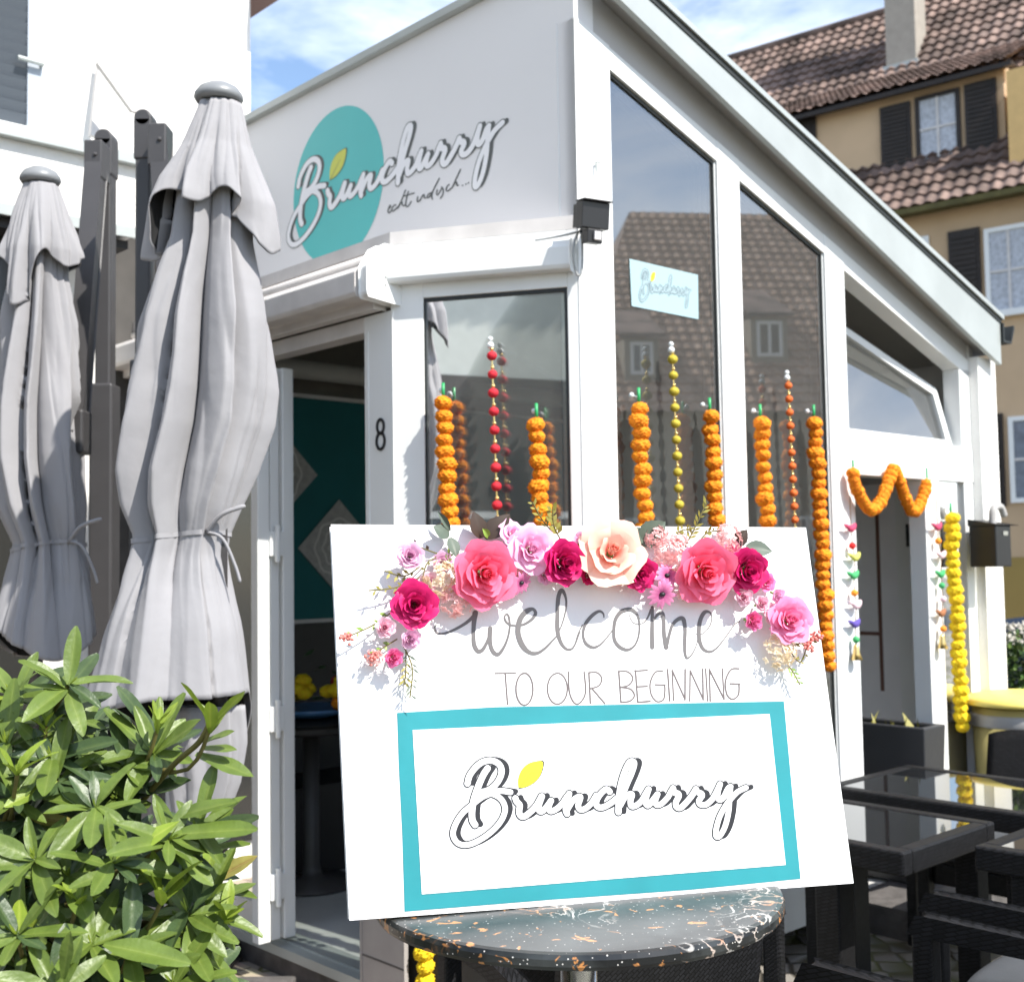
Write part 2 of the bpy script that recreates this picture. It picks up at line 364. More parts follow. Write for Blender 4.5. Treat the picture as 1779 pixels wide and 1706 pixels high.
def spline(pts, n=8):
    """Catmull-Rom through points (any dimension)"""
    p = [np.asarray(q, float) for q in pts]; out = []
    for i in range(len(p)-1):
        a, b, c, d = p[max(i-1, 0)], p[i], p[i+1], p[min(i+2, len(p)-1)]
        for k in range(n):
            t = k/n
            out.append(.5*((2*b)+(c-a)*t+(2*a-5*b+4*c-d)*t*t+(3*b-a-3*c+d)*t**3))
    out.append(p[-1]); return out

# ---------------------------------------------------------------- ground
g = MB(); g.add([(-90, -60, 0), (90, -60, 0), (90, 140, 0), (-90, 140, 0)], [(0, 1, 2, 3)])
tag(g.build('ground', cobblemat()), kind='structure')
pv = MB(); a, b, c, d = LP(7, -.42, .004), LP(.2, -.42, .004), LP(.2, -6, .004), LP(7, -6, .004)
pv.add([a, b, c, d], [(0, 3, 2, 1)])
tag(pv.build('pavement', brickmat('tan_paving', (.46, .37, .29, 1), (.40, .31, .24, 1), (.16, .13, .09, 1), .22, .11, .006, .85, rot=R(47), bump=.3)), kind='structure')

# ---------------------------------------------------------------- café building
cafe = thing('cafe_building', 'white glazed corner café with grey sign wall, sloping roof and open folding door', 'building', LP(0, 0, 0))
def cpart(mb, name, m, parent=None, **k): return mb.build(name, m, parent if parent is not None else cafe, **k)
LEND = 2.7                                    # party wall with the white house
OV = .10
va, vb = pl(1140, 0, -OV), pl(1735, 552, -OV)
RS = (vb[2]-va[2])/(vb[1]-va[1]); REND = vb[1]
def zroof(r): return va[2]+RS*(r-va[1])
wa, wb = pl(1075, 0, -OV), pl(1715, 612, -OV)
BS = (wb[2]-wa[2])/(wb[1]-wa[1])
def zver(r): return wa[2]+BS*(r-wa[1])
ga, gb_ = pl(1058, 120), pl(1666, 640)
GS = (gb_[2]-ga[2])/(gb_[1]-ga[1])
def zgl(r): return ga[2]+GS*(r-ga[1])
ZSIGN = pr(640, 107)[2]
ZSB = 2.90
# sign wall (parapet): panel with corner edge trim and coping
mb = MB(); mb.lbox(.004, LEND, 0, .10, 2.78, ZSIGN); sign = cpart(mb, 'sign_wall', M['grey_panel'])
mb = MB(); mb.lbox(-.03, LEND, -.035, .14, ZSIGN+.001, ZSIGN+.032); cpart(mb, 'coping', M['zinc'])
# roof slab with verge board, rubber edge
mb = MB()
for l0, l1, top, bot, m in ((-OV+.02, LEND, lambda r: zroof(r)-.03, lambda r: zver(r)+.06, 0),):
    r0, r1 = .12, REND
    mb.hexa([LP(l0, r0, bot(r0)), LP(l1, r0, bot(r0)), LP(l1, r1, bot(r1)), LP(l0, r1, bot(r1)),
             LP(l0, r0, top(r0)), LP(l1, r0, top(r0)), LP(l1, r1, top(r1)), LP(l0, r1, top(r1))])
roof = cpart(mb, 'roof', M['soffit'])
def slopebar(mb, l0, l1, r0, r1, zt, zb, mi=0):
    mb.hexa([LP(l0, r0, zb(r0)), LP(l1, r0, zb(r0)), LP(l1, r1, zb(r1)), LP(l0, r1, zb(r1)),
             LP(l0, r0, zt(r0)), LP(l1, r0, zt(r0)), LP(l1, r1, zt(r1)), LP(l0, r1, zt(r1))], mi)
mb = MB(); slopebar(mb, -OV-.005, -OV+.02, .03, REND, lambda r: zroof(r)-.03, zver); cpart(mb, 'verge_board', M['zinc'], roof)
mb = MB(); slopebar(mb, -OV-.01, -OV+.03, .03, REND+.01, lambda r: zroof(r)-.006, lambda r: zroof(r)-.03); cpart(mb, 'rubber_edge', M['dark'], roof)
mb = MB(); slopebar(mb, -OV-.02, .3, .03, REND+.02, lambda r: zroof(r)+.018, lambda r: zroof(r)-.006); cpart(mb, 'roof_sheet', M['zinc'], roof)
# gutter along the low end
mb = MB(); zg = zroof(REND)-.03
prof = [(0, 0), (0, -.10), (.09, -.10), (.13, -.02), (.13, 0), (.12, 0), (.085, -.088), (.012, -.088), (.012, 0)]
mb.prism([LP(-OV-.02, REND+.005+x, zg+z) for x, z in prof], LEND*dL); cpart(mb, 'gutter', M['dark'], roof)
# side wall above the glazing (shadowed infill) 
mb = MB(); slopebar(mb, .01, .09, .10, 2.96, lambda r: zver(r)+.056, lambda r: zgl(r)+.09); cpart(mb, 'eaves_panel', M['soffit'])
# corner post
mb = MB(); mb.prism([LP(0, 0, 0), LP(0, ga[1], 0), LP(0, ga[1], zgl(ga[1])+.085), LP(0, .02, zgl(.02)+.085), LP(0, 0, zgl(0)+.085)], .09*dL)
post = cpart(mb, 'corner_post', M['white'], bevel=.003)
mb = MB(); mb.tube([LP(-.012, .085, 3.02), LP(-.012, .085, 3.055), LP(-.012, .105, 3.058)], .004, 6); cpart(mb, 'post_fitting', M['zinc'], post)
# side glazing: two tall panes, tilted top light, transom, door
rb0, rb1 = pl(1245, 270)[1], pl(1284, 315)[1]; rc0, rc1 = pl(1432, 430)[1], pl(1466, 480)[1]
re = pl(1666, 640)[1]; ztr1, ztr0 = 2.18, 2.0
rd0, rd1 = pl(1490, 1000)[1], pl(1612, 1000)[1]; rs0, rs1 = pl(1637, 1000)[1], pl(1681, 1000)[1]
def tallwin(r0, r1, label):
    mb = MB()
    # head bar and sill bar, seal
    mb.hexa([LP(0, r0, zgl(r0)), LP(.09, r0, zgl(r0)), LP(.09, r1, zgl(r1)), LP(0, r1, zgl(r1)),
             LP(0, r0, zgl(r0)+.085), LP(.09, r0, zgl(r0)+.085), LP(.09, r1, zgl(r1)+.085), LP(0, r1, zgl(r1)+.085)])
    mb.lbox(0, .09, r0, r1, .12, .42)
    for q0, q1 in ((r0, r0+.006), (r1-.006, r1)): mb.lbox(.01, .09, q0, q1, .42, min(zgl(q0), zgl(q1)))
    wn = cpart(mb, 'window', M['white'], bevel=.003); wn['label'] = label
    s = MB(); e = .008
    s.lbox(.012, .045, r0+.0065, r0+.006+e, .42, zgl(r0)-.002); s.lbox(.012, .045, r1-e-.006, r1-.0065, .42, zgl(r1)-.002)
    slopebar(s, .012, .045, r0+e+.006, r1-e-.006, lambda r: zgl(r)-.001, lambda r: zgl(r)-.014)
    cpart(s, 'seal', M['dark'], wn)
    for l in (.02, .036):
        p = MB(); p.add([LP(l, r0+.004, .42), LP(l, r1-.004, .42), LP(l, r1-.004, zgl(r1)-.004), LP(l, r0+.004, zgl(r0)-.004)], [(0, 1, 2, 3)])
        cpart(p, 'pane', M['glass'], wn)
    return wn
tallwin(ga[1], rb0, 'tall sloped window pane next to the corner post')
tallwin(rb1, rc0, 'tall sloped window pane beside the side door')
mb = MB()
for r0, r1 in ((rb0, rb1), (rc0, rc1)):
    mb.hexa([LP(-.002, r0, .1), LP(.09, r0, .1), LP(.09, r1, .1), LP(-.002, r1, .1),
             LP(-.002, r0, zgl(r0)+.085), LP(.09, r0, zgl(r0)+.085), LP(.09, r1, zgl(r1)+.085), LP(-.002, r1, zgl(r1)+.085)])
cpart(mb, 'mullion', M['white'], bevel=.003)
# top light
mb = MB(); RX = pl(1681, 700)[1]+.03
slopebar(mb, 0, .09, rc1, RX, lambda r: zgl(r)+.085, zgl); mb.lbox(0, .09, re, RX, ztr1, zgl(re)-.001)
tl = cpart(mb, 'top_light', M['white'], bevel=.003)
sash = MB(); ins = .16; r0, r1 = rc1+.01, re-.04
zt = lambda r: zgl(r)-.11
def SP(r, z): return LP(.03+ins*(z-ztr1)/(zt(r0)-ztr1), r, z)
def sbar(a, b, c, d): sash.prism([SP(*a), SP(*b), SP(*c), SP(*d)], .045*dL)
wv = .045
sbar((r0, ztr1+.004), (r1, ztr1+.004), (r1-wv, ztr1+.03), (r0+wv*.3, ztr1+.03))
sbar((r1, ztr1+.004), (r1, zt(r1)), (r1-wv, zt(r1-wv)-wv), (r1-wv, ztr1+.03))
sbar((r1, zt(r1)), (r0, zt(r0)), (r0+wv*.3, zt(r0)-wv), (r1-wv, zt(r1-wv)-wv))
sash_o = cpart(sash, 'tilted_sash', M['white'], tl, bevel=.002)
p = MB(); p.add([SP(r0, ztr1+.03)+.02*dL, SP(r1-wv, ztr1+.03)+.02*dL, SP(r1-wv, zt(r1-wv)-wv)+.02*dL, SP(r0, zt(r0)-wv)+.02*dL], [(0, 1, 2, 3)])
cpart(p, 'pane', M['glass'], tl)
mb = MB(); mb.lbox(-.004, .09, rc1+.001, RX, ztr0, ztr1-.001); cpart(mb, 'transom', M['white'], bevel=.004)
# side door frame, inner leaf and side light
mb = MB(); mb.lbox(0, .09, rc1+.001, rd0, .1, ztr0-.001); mb.lbox(0, .09, rd1, rs0, .1, ztr0-.001); mb.lbox(0, .09, rs1, RX, .1, ztr0-.001)
mb.lbox(0.001, .09, rs0, rs1, .1, .2)
dfr = cpart(mb, 'side_door_frame', M['white'], bevel=.003)
mb = MB(); mb.lbox(.02, .03, rs0, rs1, .2, ztr0-.002); cpart(mb, 'pane', M['glass'], dfr)
lq = lambda x, y=1000: pr(x, y, 2.955)[0]
bw = []
mb = MB(); mb.lbox(lq(1566), lq(1440), 2.955, 2.978, .12, 2.03); sdo = cpart(mb, 'inner_door', mat('pale_grey_door', (.84, .83, .85), .5, var=.08))  # one even pale grey for door and side panel
mb = MB(); mb.lbox(lq(1640), lq(1596), 2.95, 2.978, .12, 2.03); cpart(mb, 'side_panel', MATS['pale_grey_door'], sdo)
mb = MB(); mb.lbox(lq(1592), lq(1568), 2.90, 2.978, .12, 2.05); cpart(mb, 'door_edge', M['white'], sdo)
mb = MB(); mb.lbox(lq(1530), lq(1524), 2.951, 2.9545, .9, 1.95); mb.lbox(lq(1524), lq(1488), 2.951, 2.9545, 1.20, 1.22); cpart(mb, 'panel_line', mat('rust_brown_trim', (.16, .08, .06), .6), sdo)
q = pr(1586, 930, 2.9); mb = MB(); mb.lbox(q[0]-.025, q[0]+.025, 2.87, 2.899, q[2]-.06, q[2]+.06); cpart(mb, 'handle', M['black'], sdo)
# end pillar and downpipe
pa, pb = pl(1705, 800, -.05)[1], pl(1735, 800, -.05)[1]
mb = MB(); mb.lbox(-.05, .1, pa, pb, 0, zver(pb)+.05); cpart(mb, 'end_pillar', M['plaster'])
mb = MB(); q = LP(.03, pb+.045, 0); mb.tube([q+Z*.05, q+Z*(zver(pb)+.02)], .035, 14); cpart(mb, 'downpipe', M['zinc'], smooth=True)
mb = MB(); mb.lbox(.0, .1, RX+.001, pa+.01, 0, zver(pa)+.05); cpart(mb, 'end_wall', M['plaster'])
# ------------- bay: facet window, roof, door wall
tq0, zt_f = pf(735, 518); tq1, _ = pf(985, 497)
zf1 = zt_f
mb = MB()
def fbox(mb, t0, t1, n0, n1, z0, z1, mi=0): mb.box(FC(t0, n0, z0), (t1-t0)*dC, (n1-n0)*nC, (z1-z0)*Z, mi)
fbox(mb, .004, tq1, -.08, 0, .12, 2.80); fbox(mb, tq0, FWID, -.08, 0, .12, 2.80); fbox(mb, tq1, tq0, -.08, 0, zf1, 2.80); fbox(mb, tq1, tq0, -.08, 0, .12, .30)
fw = cpart(mb, 'bay_window', M['white'], bevel=.003)
mb = MB(); fbox(mb, tq1, tq1+.012, -.04, -.006, .30, zf1); fbox(mb, tq0-.008, tq0, -.04, -.006, .30, zf1); fbox(mb, tq1+.012, tq0-.008, -.04, -.006, zf1-.012, zf1-.001)
cpart(mb, 'seal', M['dark'], fw)
for n_ in (-.016, -.032):
    p = MB(); p.add([FC(tq1+.004, n_, .3), FC(tq0-.004, n_, .3), FC(tq0-.004, n_, zf1-.004), FC(tq1+.004, n_, zf1-.004)], [(0, 1, 2, 3)]); cpart(p, 'pane', M['glass'], fw)
mb = MB(); mb.prism([PP+2.80*Z+.004*dC, QP+2.80*Z, LP(LEND, RQ, 2.80), LP(LEND, -.001, 2.80), LP(.02, -.001, 2.80)][::-1], .05*Z); cpart(mb, 'bay_roof', M['white2'])
# awning cassettes
ca, cb = pf(709, 487, .0)[1], 2.77
def cassette(o, ax, length, out, name, m, endcap=None):
    mb = MB()   # profile in (out, z)
    prof = [(.002, 2.668), (.05, 2.668), (.058, 2.685), (.058, 2.745), (.045, 2.772), (.002, 2.775)]
    mb.prism([o+out*x+Z*z for x, z in prof], ax*length)
    return cpart(mb, name, m, bevel=.006)
mb = MB(); fbox(mb, .01, FWID-.005, .001, .006, .06, .47); kp = cpart(mb, 'shaded_glass_sheet', M['darkwood'])  # near-black sheet added for the dark, shaded glass low in the bay
mb = MB()
for x_ in (868, 890, 912, 934, 958, 990, 1010):
    t_ = pf(x_, 1690)[0]
    if t_ > .02: fbox(mb, t_-.005, t_+.005, .007, .013, .07, .40)
cpart(mb, 'radiator_slat', M['white'], kp)  # white slats of the radiator behind the glass
a1 = cassette(FC(.02, 0, -.02), dC, FWID+.02, nC, 'awning_cassette', M['white'])
# door-side awning: front cover, lower lip, support
nD = -dR
mb = MB(); o = QP+dL*.03
prof = [(.002, 2.565), (.05, 2.565), (.05, 2.60), (.125, 2.60), (.135, 2.615), (.135, 2.69), (.11, 2.715), (.03, 2.72), (.002, 2.74)]
mb.prism([o+nD*x+Z*z for x, z in prof], dL*(LEND-LQ-.04)); aw = cpart(mb, 'awning_box', M['white2'], bevel=.004)
mb = MB(); mb.tube([o+nD*.07+Z*2.742, o+nD*.07+Z*2.742+dL*1.9], .02, 16); cpart(mb, 'awning_roller', M['white2'], aw, smooth=True)
mb = MB()
prof = [(-.02, 2.58), (.12, 2.595), (.125, 2.61), (.125, 2.70), (.085, 2.765), (.05, 2.785), (-.02, 2.78)]
mb.prism([QP-dL*.035+nD*x+Z*z for x, z in prof], dL*.05); aw2 = cpart(mb, 'awning_end_cap', M['white'], bevel=.008)
mb = MB()
for z in (2.64, 2.67): mb.ball(QP-dL*.037+nD*.05+Z*z, .004, 6)
cpart(mb, 'screw', M['zinc'], aw2)
# door wall: jamb, head, threshold, fixed folding panels
lj0 = LQ; lj1 = pr(635, 900, RQ)[0]; ll = pr(497, 1000, RQ)[0]; llo = pr(452, 1000, RQ)[0]
mb = MB(); mb.lbox(lj0-.01, lj1, RQ+.0, RQ+.08, .12, 2.56); jamb = cpart(mb, 'door_jamb', M['white'], bevel=.003)
mb = MB(); mb.lbox(lj1-.028, lj1-.022, RQ-.004, RQ, .12, 2.5); mb.lbox(lj1+.0005, lj1+.022, RQ+.02, RQ+.07, .12, 2.5); cpart(mb, 'jamb_profile', M['white'], jamb)
mb = MB(); mb.lbox(lj1, LEND, RQ, RQ+.08, 2.50, 2.56); cpart(mb, 'door_head', M['white2'], bevel=.003)
mb = MB(); mb.lbox(lj0-.06, LEND, RQ-.03, RQ+.12, .085, .122); mb.lbox(lj0, LEND, RQ+.02, RQ+.03, .122, .13); cpart(mb, 'threshold', M['zinc'])
mb = MB(); mb.lbox(lj0-.02, LEND, RQ-.01, RQ+.10, 0, .085); cpart(mb, 'plinth', M['concrete'])
# tiled pilaster foot beside the opening
t0_ = pr(706, 1660, RQ-.02)[0]; t1_ = pr(634, 1660, RQ-.02)[0]
mb = MB(); mb.lbox(t0_, t1_, RQ-.03, RQ-.012, 0, .44); mb.lbox(t1_, t1_+.012, RQ-.034, RQ-.01, 0, .45); pil = cpart(mb, 'tiled_foot', mat('grey_stone_tile', (.36, .34, .33), .45, var=.12, vscale=9))
mb = MB(); mb.lbox(t0_, t1_, RQ-.0315, RQ-.030, .215, .222); cpart(mb, 'tile_joint', M['concrete'], pil)
lw0, lw1 = pr(450, 1400, RQ)[0], LEND
for k, (a_, b_) in enumerate(((pr(452, 1400, RQ)[0]+.01, pr(452, 1400, RQ)[0]+.62), (pr(452, 1400, RQ)[0]+.63, LEND))):
    mb = MB(); f_ = .075
    mb.lbox(a_, a_+f_, RQ+.01, RQ+.07, .14, 2.49); mb.lbox(b_-f_, b_, RQ+.01, RQ+.07, .14, 2.49)
    mb.lbox(a_+f_, b_-f_, RQ+.011, RQ+.07, .14, .24); mb.lbox(a_+f_, b_-f_, RQ+.011, RQ+.07, 2.41, 2.49)
    fp = cpart(mb, 'folding_panel', M['white'], bevel=.003)
    mb = MB(); mb.lbox(a_+f_, b_-f_, RQ+.04, RQ+.045, .24, 2.41); cpart(mb, 'pane', M['glassd'], fp)
# folded leaf standing square to the wall, seen at the left of the opening
mb = MB(); lf = ll+.01
for i, (ra, rb_) in enumerate(((-.125, -.070), (-.060, -.018), (-.008, .045))):
    mb.lbox(lf+(.012 if i == 1 else 0), lf+.05, RQ+ra, RQ+rb_, .15, 2.44)
mb.lbox(lf+.004, lf+.05, RQ-.108, RQ-.10, .15, 2.44)
leaf = cpart(mb, 'folded_door_leaf', M['white'], bevel=.004)
for z in (.36, 1.02, 1.72):
    mb = MB(); mb.lbox(lf-.012, lf+.011, RQ-.075, RQ-.01, z-.05, z+.05); mb.tube([LP(lf-.014, RQ-.042, z-.075), LP(lf-.014, RQ-.042, z+.075)], .012, 10)
    cpart(mb, 'hinge', M['white'], leaf, bevel=.003)
# house number 8 on the jamb
e8 = pr(662, 755, RQ)
mb = MB()
def ring(cz, rx, rz, w):
    n = 28; vs = []
    for j in range(n):
        q = 2*math.pi*j/n
        for k in (0, 1):
            for d in (0, .004):
                vs.append(LP(e8[0]+(rx-w*k)*math.cos(q)*-1, RQ-.001-d, cz+(rz-w*k)*math.sin(q)))
    fs = []
    for j in range(n):
        a = 4*j; b = 4*((j+1) % n)
        fs += [(a+1, b+1, b+3, a+3), (a, b, b+1, a+1), (a+2, a+3, b+3, b+2)]
    mb.add(vs, fs)
ring(e8[2]+.030, .026, .031, .011); ring(e8[2]-.024, .030, .036, .011)
cpart(mb, 'house_number', M['black'], jamb)
# ------------- interior
mb = MB(); mb.lbox(.1, LEND, RQ+.1, 3.1, .10, .118); mb.prism([QP+.10*Z+dL*.05, PP+.10*Z+dL*.1, LP(.1, RQ+.1, .10), LP(.5, RQ+.1, .1)], .016*Z); cpart(mb, 'floor', M['floor'])
LT = 2.58
mb = MB(); mb.lbox(LT, LT+.10, RQ+.1, 3.05, 1.345, 2.53); cpart(mb, 'teal_wall', M['teal'])
mb = MB(); mb.lbox(LT-.02, LT+.10, RQ+.1, 3.05, 2.53, 2.55); mb.lbox(LT-.01, LT+.1, RQ+.1, 3.05, 1.325, 1.345); cpart(mb, 'wall_trim', M['white2'])
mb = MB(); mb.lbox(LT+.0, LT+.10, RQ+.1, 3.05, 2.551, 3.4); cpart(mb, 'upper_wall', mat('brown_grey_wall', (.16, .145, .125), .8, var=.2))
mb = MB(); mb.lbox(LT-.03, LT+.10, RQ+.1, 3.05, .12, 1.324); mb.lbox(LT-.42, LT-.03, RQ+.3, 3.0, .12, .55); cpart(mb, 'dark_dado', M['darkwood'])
mb = MB(); mb.tube([LP(LT-.12, RQ+.1, 2.66), LP(LT-.12, 2.9, 2.66)], .05, 20)
for r_ in (.15, .86, 1.6): mb.tube([LP(LT-.12, r_, 2.66), LP(LT-.12, r_+.03, 2.66)], .054, 20)
cpart(mb, 'ventilation_duct', mat('dull_white_duct', (.45, .43, .40), .5), smooth=False)
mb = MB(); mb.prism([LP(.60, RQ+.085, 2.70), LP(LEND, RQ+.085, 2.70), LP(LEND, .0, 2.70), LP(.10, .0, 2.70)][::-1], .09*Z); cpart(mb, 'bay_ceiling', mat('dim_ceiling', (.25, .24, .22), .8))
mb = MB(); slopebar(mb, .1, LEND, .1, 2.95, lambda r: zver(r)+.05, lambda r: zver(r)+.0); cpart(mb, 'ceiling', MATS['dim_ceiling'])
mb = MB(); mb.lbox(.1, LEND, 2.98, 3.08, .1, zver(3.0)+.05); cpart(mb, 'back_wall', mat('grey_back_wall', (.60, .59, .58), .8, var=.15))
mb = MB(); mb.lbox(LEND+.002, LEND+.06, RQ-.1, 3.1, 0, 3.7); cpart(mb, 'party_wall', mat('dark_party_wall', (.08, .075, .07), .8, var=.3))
# white lace diamonds pinned to the teal wall
for px, py in ((590, 952), (478, 822)):
    q = pl(px, py, LT-.012); s_ = .265
    e = thing('lace_mat', 'grey lace diamond on the teal wall, '+('lower and larger in view through the open door' if px == 590 else 'half hidden behind the folded door leaf'), 'lace mat', LP(q[0], q[1], q[2]), 'lace diamonds on the teal wall')
    mb = MB(); mb.prism([LP(q[0], q[1], q[2]+s_), LP(q[0], q[1]+s_, q[2]), LP(q[0], q[1], q[2]-s_), LP(q[0], q[1]-s_, q[2])], .006*dL); mb.build('cloth', M['lace'], e)
    mb = MB()
    for rr in (.06, .10, .15):
        n = 36
        vs = []; fs = []
        for j in range(n):
            t = 2*math.pi*j/n
            for k in (0, 1):
                r_ = rr+.012*k+.008*math.cos(8*t); vs.append(LP(q[0]-.002, q[1]+r_*math.cos(t), q[2]+r_*math.sin(t)))
        for j in range(n): fs.append((2*j, 2*j+1, (2*j+3) % (2*n), (2*j+2) % (2*n)))
        mb.add(vs, fs)
    mb.build('lace_pattern', mat('pale_lace', (.58, .57, .55), .9), e)
# dark table inside with a bowl of flowers
tb = LP(1.35, .42, .12); T_ = onp(540, 1244, LP(0, .22, 0), dR)
tt = thing('indoor_table', 'dark indoor table seen through the open café door, yellow flowers on top', 'table', (T_[0], T_[1], .12))
zt_ = T_[2]
mb = MB(); mb.lathe(A3(T_[0], T_[1], zt_-.05), [(.36, 0), (.38, .012), (.38, .034), (.36, .045)], 36); mb.build('tabletop', M['darkwood'], tt)
mb = MB(); mb.lathe(A3(T_[0], T_[1], .12), [(.22, 0), (.22, .015), (.05, .04), (.04, .1), (.04, zt_-.17)], 20); mb.build('pedestal', M['anth'], tt, smooth=True)
fb = thing('flower_bowl', 'low arrangement of yellow and red flowers on the indoor table', 'flowers', (T_[0], T_[1], zt_))
rnd = random.Random(4)
mb = MB(); mb.lathe(A3(T_[0], T_[1], zt_-.004), [(.10, 0), (.2, .03), (.21, .05), (.19, .05), (.09, .012)], 24); mb.build('bowl', mat('blue_glass', (.08, .2, .4), .15), fb, smooth=True)
for k in range(17):
    q = A3(T_[0]+rnd.uniform(-.22, .2), T_[1]+rnd.uniform(-.18, .1), zt_+.07+rnd.uniform(0, .11)); r_ = rnd.uniform(.035, .05)
    mb = MB()
    mb.grid(lambda u, v, q=q, r_=r_, k=k: q+A3(math.sin(math.pi*v)*math.cos(2*math.pi*u), math.sin(math.pi*v)*math.sin(2*math.pi*u), -.75*math.cos(math.pi*v))*r_*(1+.13*math.sin(17*u*6.28+k)*math.sin(9*v+k)), 24, 12, closed=True)
    mb.build('blossom', [M['yellowm'], M['red'], M['marigold']][0 if k % 4 else (1 if k % 8 else 2)], fb, smooth=True)
mb = MB()
for k in range(30):
    q = A3(T_[0]+rnd.uniform(-.2, .3), T_[1]+rnd.uniform(-.1, .2), zt_+.08+rnd.uniform(0, .2)); a = rnd.uniform(0, 6.28)
    d = A3(math.cos(a), math.sin(a), rnd.uniform(-.2, .6))*.06; s_ = A3(-math.sin(a), math.cos(a), .3)*.02
    mb.add([q, q+d*.5+s_, q+d, q+d*.5-s_], [(0, 1, 2, 3)])
mb.build('greenery', mat('dull_green_leaf', (.05, .11, .03), .5), fb)

# ---------------------------------------------------------------- white house on the left
house = thing('white_house', 'blown-out white rendered house with roller shutter and a flat canopy, left of the café', 'house', LP(LEND+.1, 0, 0))
HL = LEND+.07
def ph(x, y, l=HL): return pl(x, y, l)
rC = ph(435, 100)[1]
mb = MB(); mb.lbox(HL, HL+5, -7, rC, 0, 9); mb.build('wall', M['plaster'], house)
s0 = ph(45, 100); sA = ph(43, 208)
zs0 = ph(20, 214)[2]
mb = MB(); mb.lbox(HL-.03, HL, sA[1], ph(70, 200)[1], zs0-.02, 8); hw = mb.build('window_frame', mat('pale_blue_grey_frame', (.36, .40, .45), .5), house)
mb = MB()
for k in range(44):
    z = zs0+k*.055
    mb.hexa([LP(HL-.012, sA[1]-1.6, z), LP(HL-.002, sA[1]-1.6, z), LP(HL-.002, sA[1]-.001, z), LP(HL-.012, sA[1]-.001, z),
             LP(HL-.03, sA[1]-1.6, z+.047), LP(HL-.002, sA[1]-1.6, z+.052), LP(HL-.002, sA[1]-.001, z+.052), LP(HL-.03, sA[1]-.001, z+.047)])
mb.build('roller_shutter', M['shutter'], house)
mb = MB(); mb.lbox(HL-.06, HL, sA[1]-1.7, ph(70, 200)[1]+.02, zs0-.09, zs0-.021); mb.build('window_sill', M['white'], house)
# flat canopy band
zc1, zc0 = ph(5, 240, HL-.35)[2], ph(5, 366, HL-.35)[2]
rcan = ph(238, 300, HL-.35)[1]
mb = MB(); mb.lbox(HL-.35, HL, -7, rcan, zc0, zc1); cn = mb.build('canopy', M['plaster'], house)
mb = MB(); mb.lbox(HL-.40, HL, -7, rcan+.02, zc1+.001, zc1+.05); mb.lbox(HL-.365, HL-.351, -7, rcan, zc0-.02, zc0+.03); mb.build('canopy_edge', M['zinc'], cn)
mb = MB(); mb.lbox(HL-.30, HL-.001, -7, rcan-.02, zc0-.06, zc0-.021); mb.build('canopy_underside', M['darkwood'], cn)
gw = ph(65, 440)[1]
mb = MB(); mb.lbox(HL-.02, HL, -6.5, gw, .2, zc0-.07); mb.build('shop_window', mat('dark_shop_glass', (.03, .03, .028), .1), house)
# folded awning arm bracket
mb = MB()
p0, p1, p2, p3 = (LP(*ph(175, 104, HL-.05)), LP(*ph(178, 112, HL-.30)), LP(*ph(238, 195, HL-.30)), LP(*ph(160, 240, HL-.08)))
mb.box(p0-.02*dR, .04*dR, -.03*dL, p3-p0); mb.box(p1-.025*dR, .06*dR, .03*dL, p2-p1); mb.build('awning_arm', M['white2'], house)
mb = MB(); q = LP(*ph(75, 112, HL-.06)); mb.tube([q-.12*dR, q, q-.0*dR+.05*dL], .012, 8); mb.build('shutter_catch', M['zinc'], house)
ev_ = pr(462, 15, rC+.16); zev = ev_[2]
mb = MB(); mb.lbox(HL-.3, HL+5.2, rC+.002, rC+.16, zev, zev+.12); mb.lbox(HL-.1, HL+5.2, -7, rC+.16, 9.01, 9.2); mb.build('eave', M['pinkish'], house)
# ---------------------------------------------------------------- lettering
def ribbon(mb, pts, mapf, h0, dh=.000012, mi=0, taper=False):
    """pts: (u, v, width) centre line; flat ribbon with round ends, rising a hair along its length so it never overlaps itself in one plane"""
    p = [np.asarray(q, float) for q in pts]; k = len(p); L = []; Rr = []
    for i in range(k):
        t = p[min(i+1, k-1)][:2]-p[max(i-1, 0)][:2]; t = t/(np.linalg.norm(t)+1e-9); nn = A3(-t[1], t[0]); hw = p[i][2]/2
        L.append(p[i][:2]+nn*hw); Rr.append(p[i][:2]-nn*hw)
    vs = []
    for i in range(k): vs += [mapf(*L[i], h0+dh*i), mapf(*Rr[i], h0+dh*i)]
    mb.add(vs, [(2*i, 2*i+1, 2*i+3, 2*i+2) for i in range(k-1)], mi)
    for i, s in ((0, -1), (k-1, 1)):
        t = p[min(i+1, k-1)][:2]-p[max(i-1, 0)][:2]; t = t/(np.linalg.norm(t)+1e-9)*s; nn = A3(-t[1], t[0]); hw = p[i][2]/2
        h = h0+dh*i-dh*.5
        vs = [mapf(*(p[i][:2]+hw*(nn*math.cos(a)+t*math.sin(a))), h) for a in [math.pi*j/8 for j in range(9)]]
        mb.add(vs, [tuple(range(9))], mi)
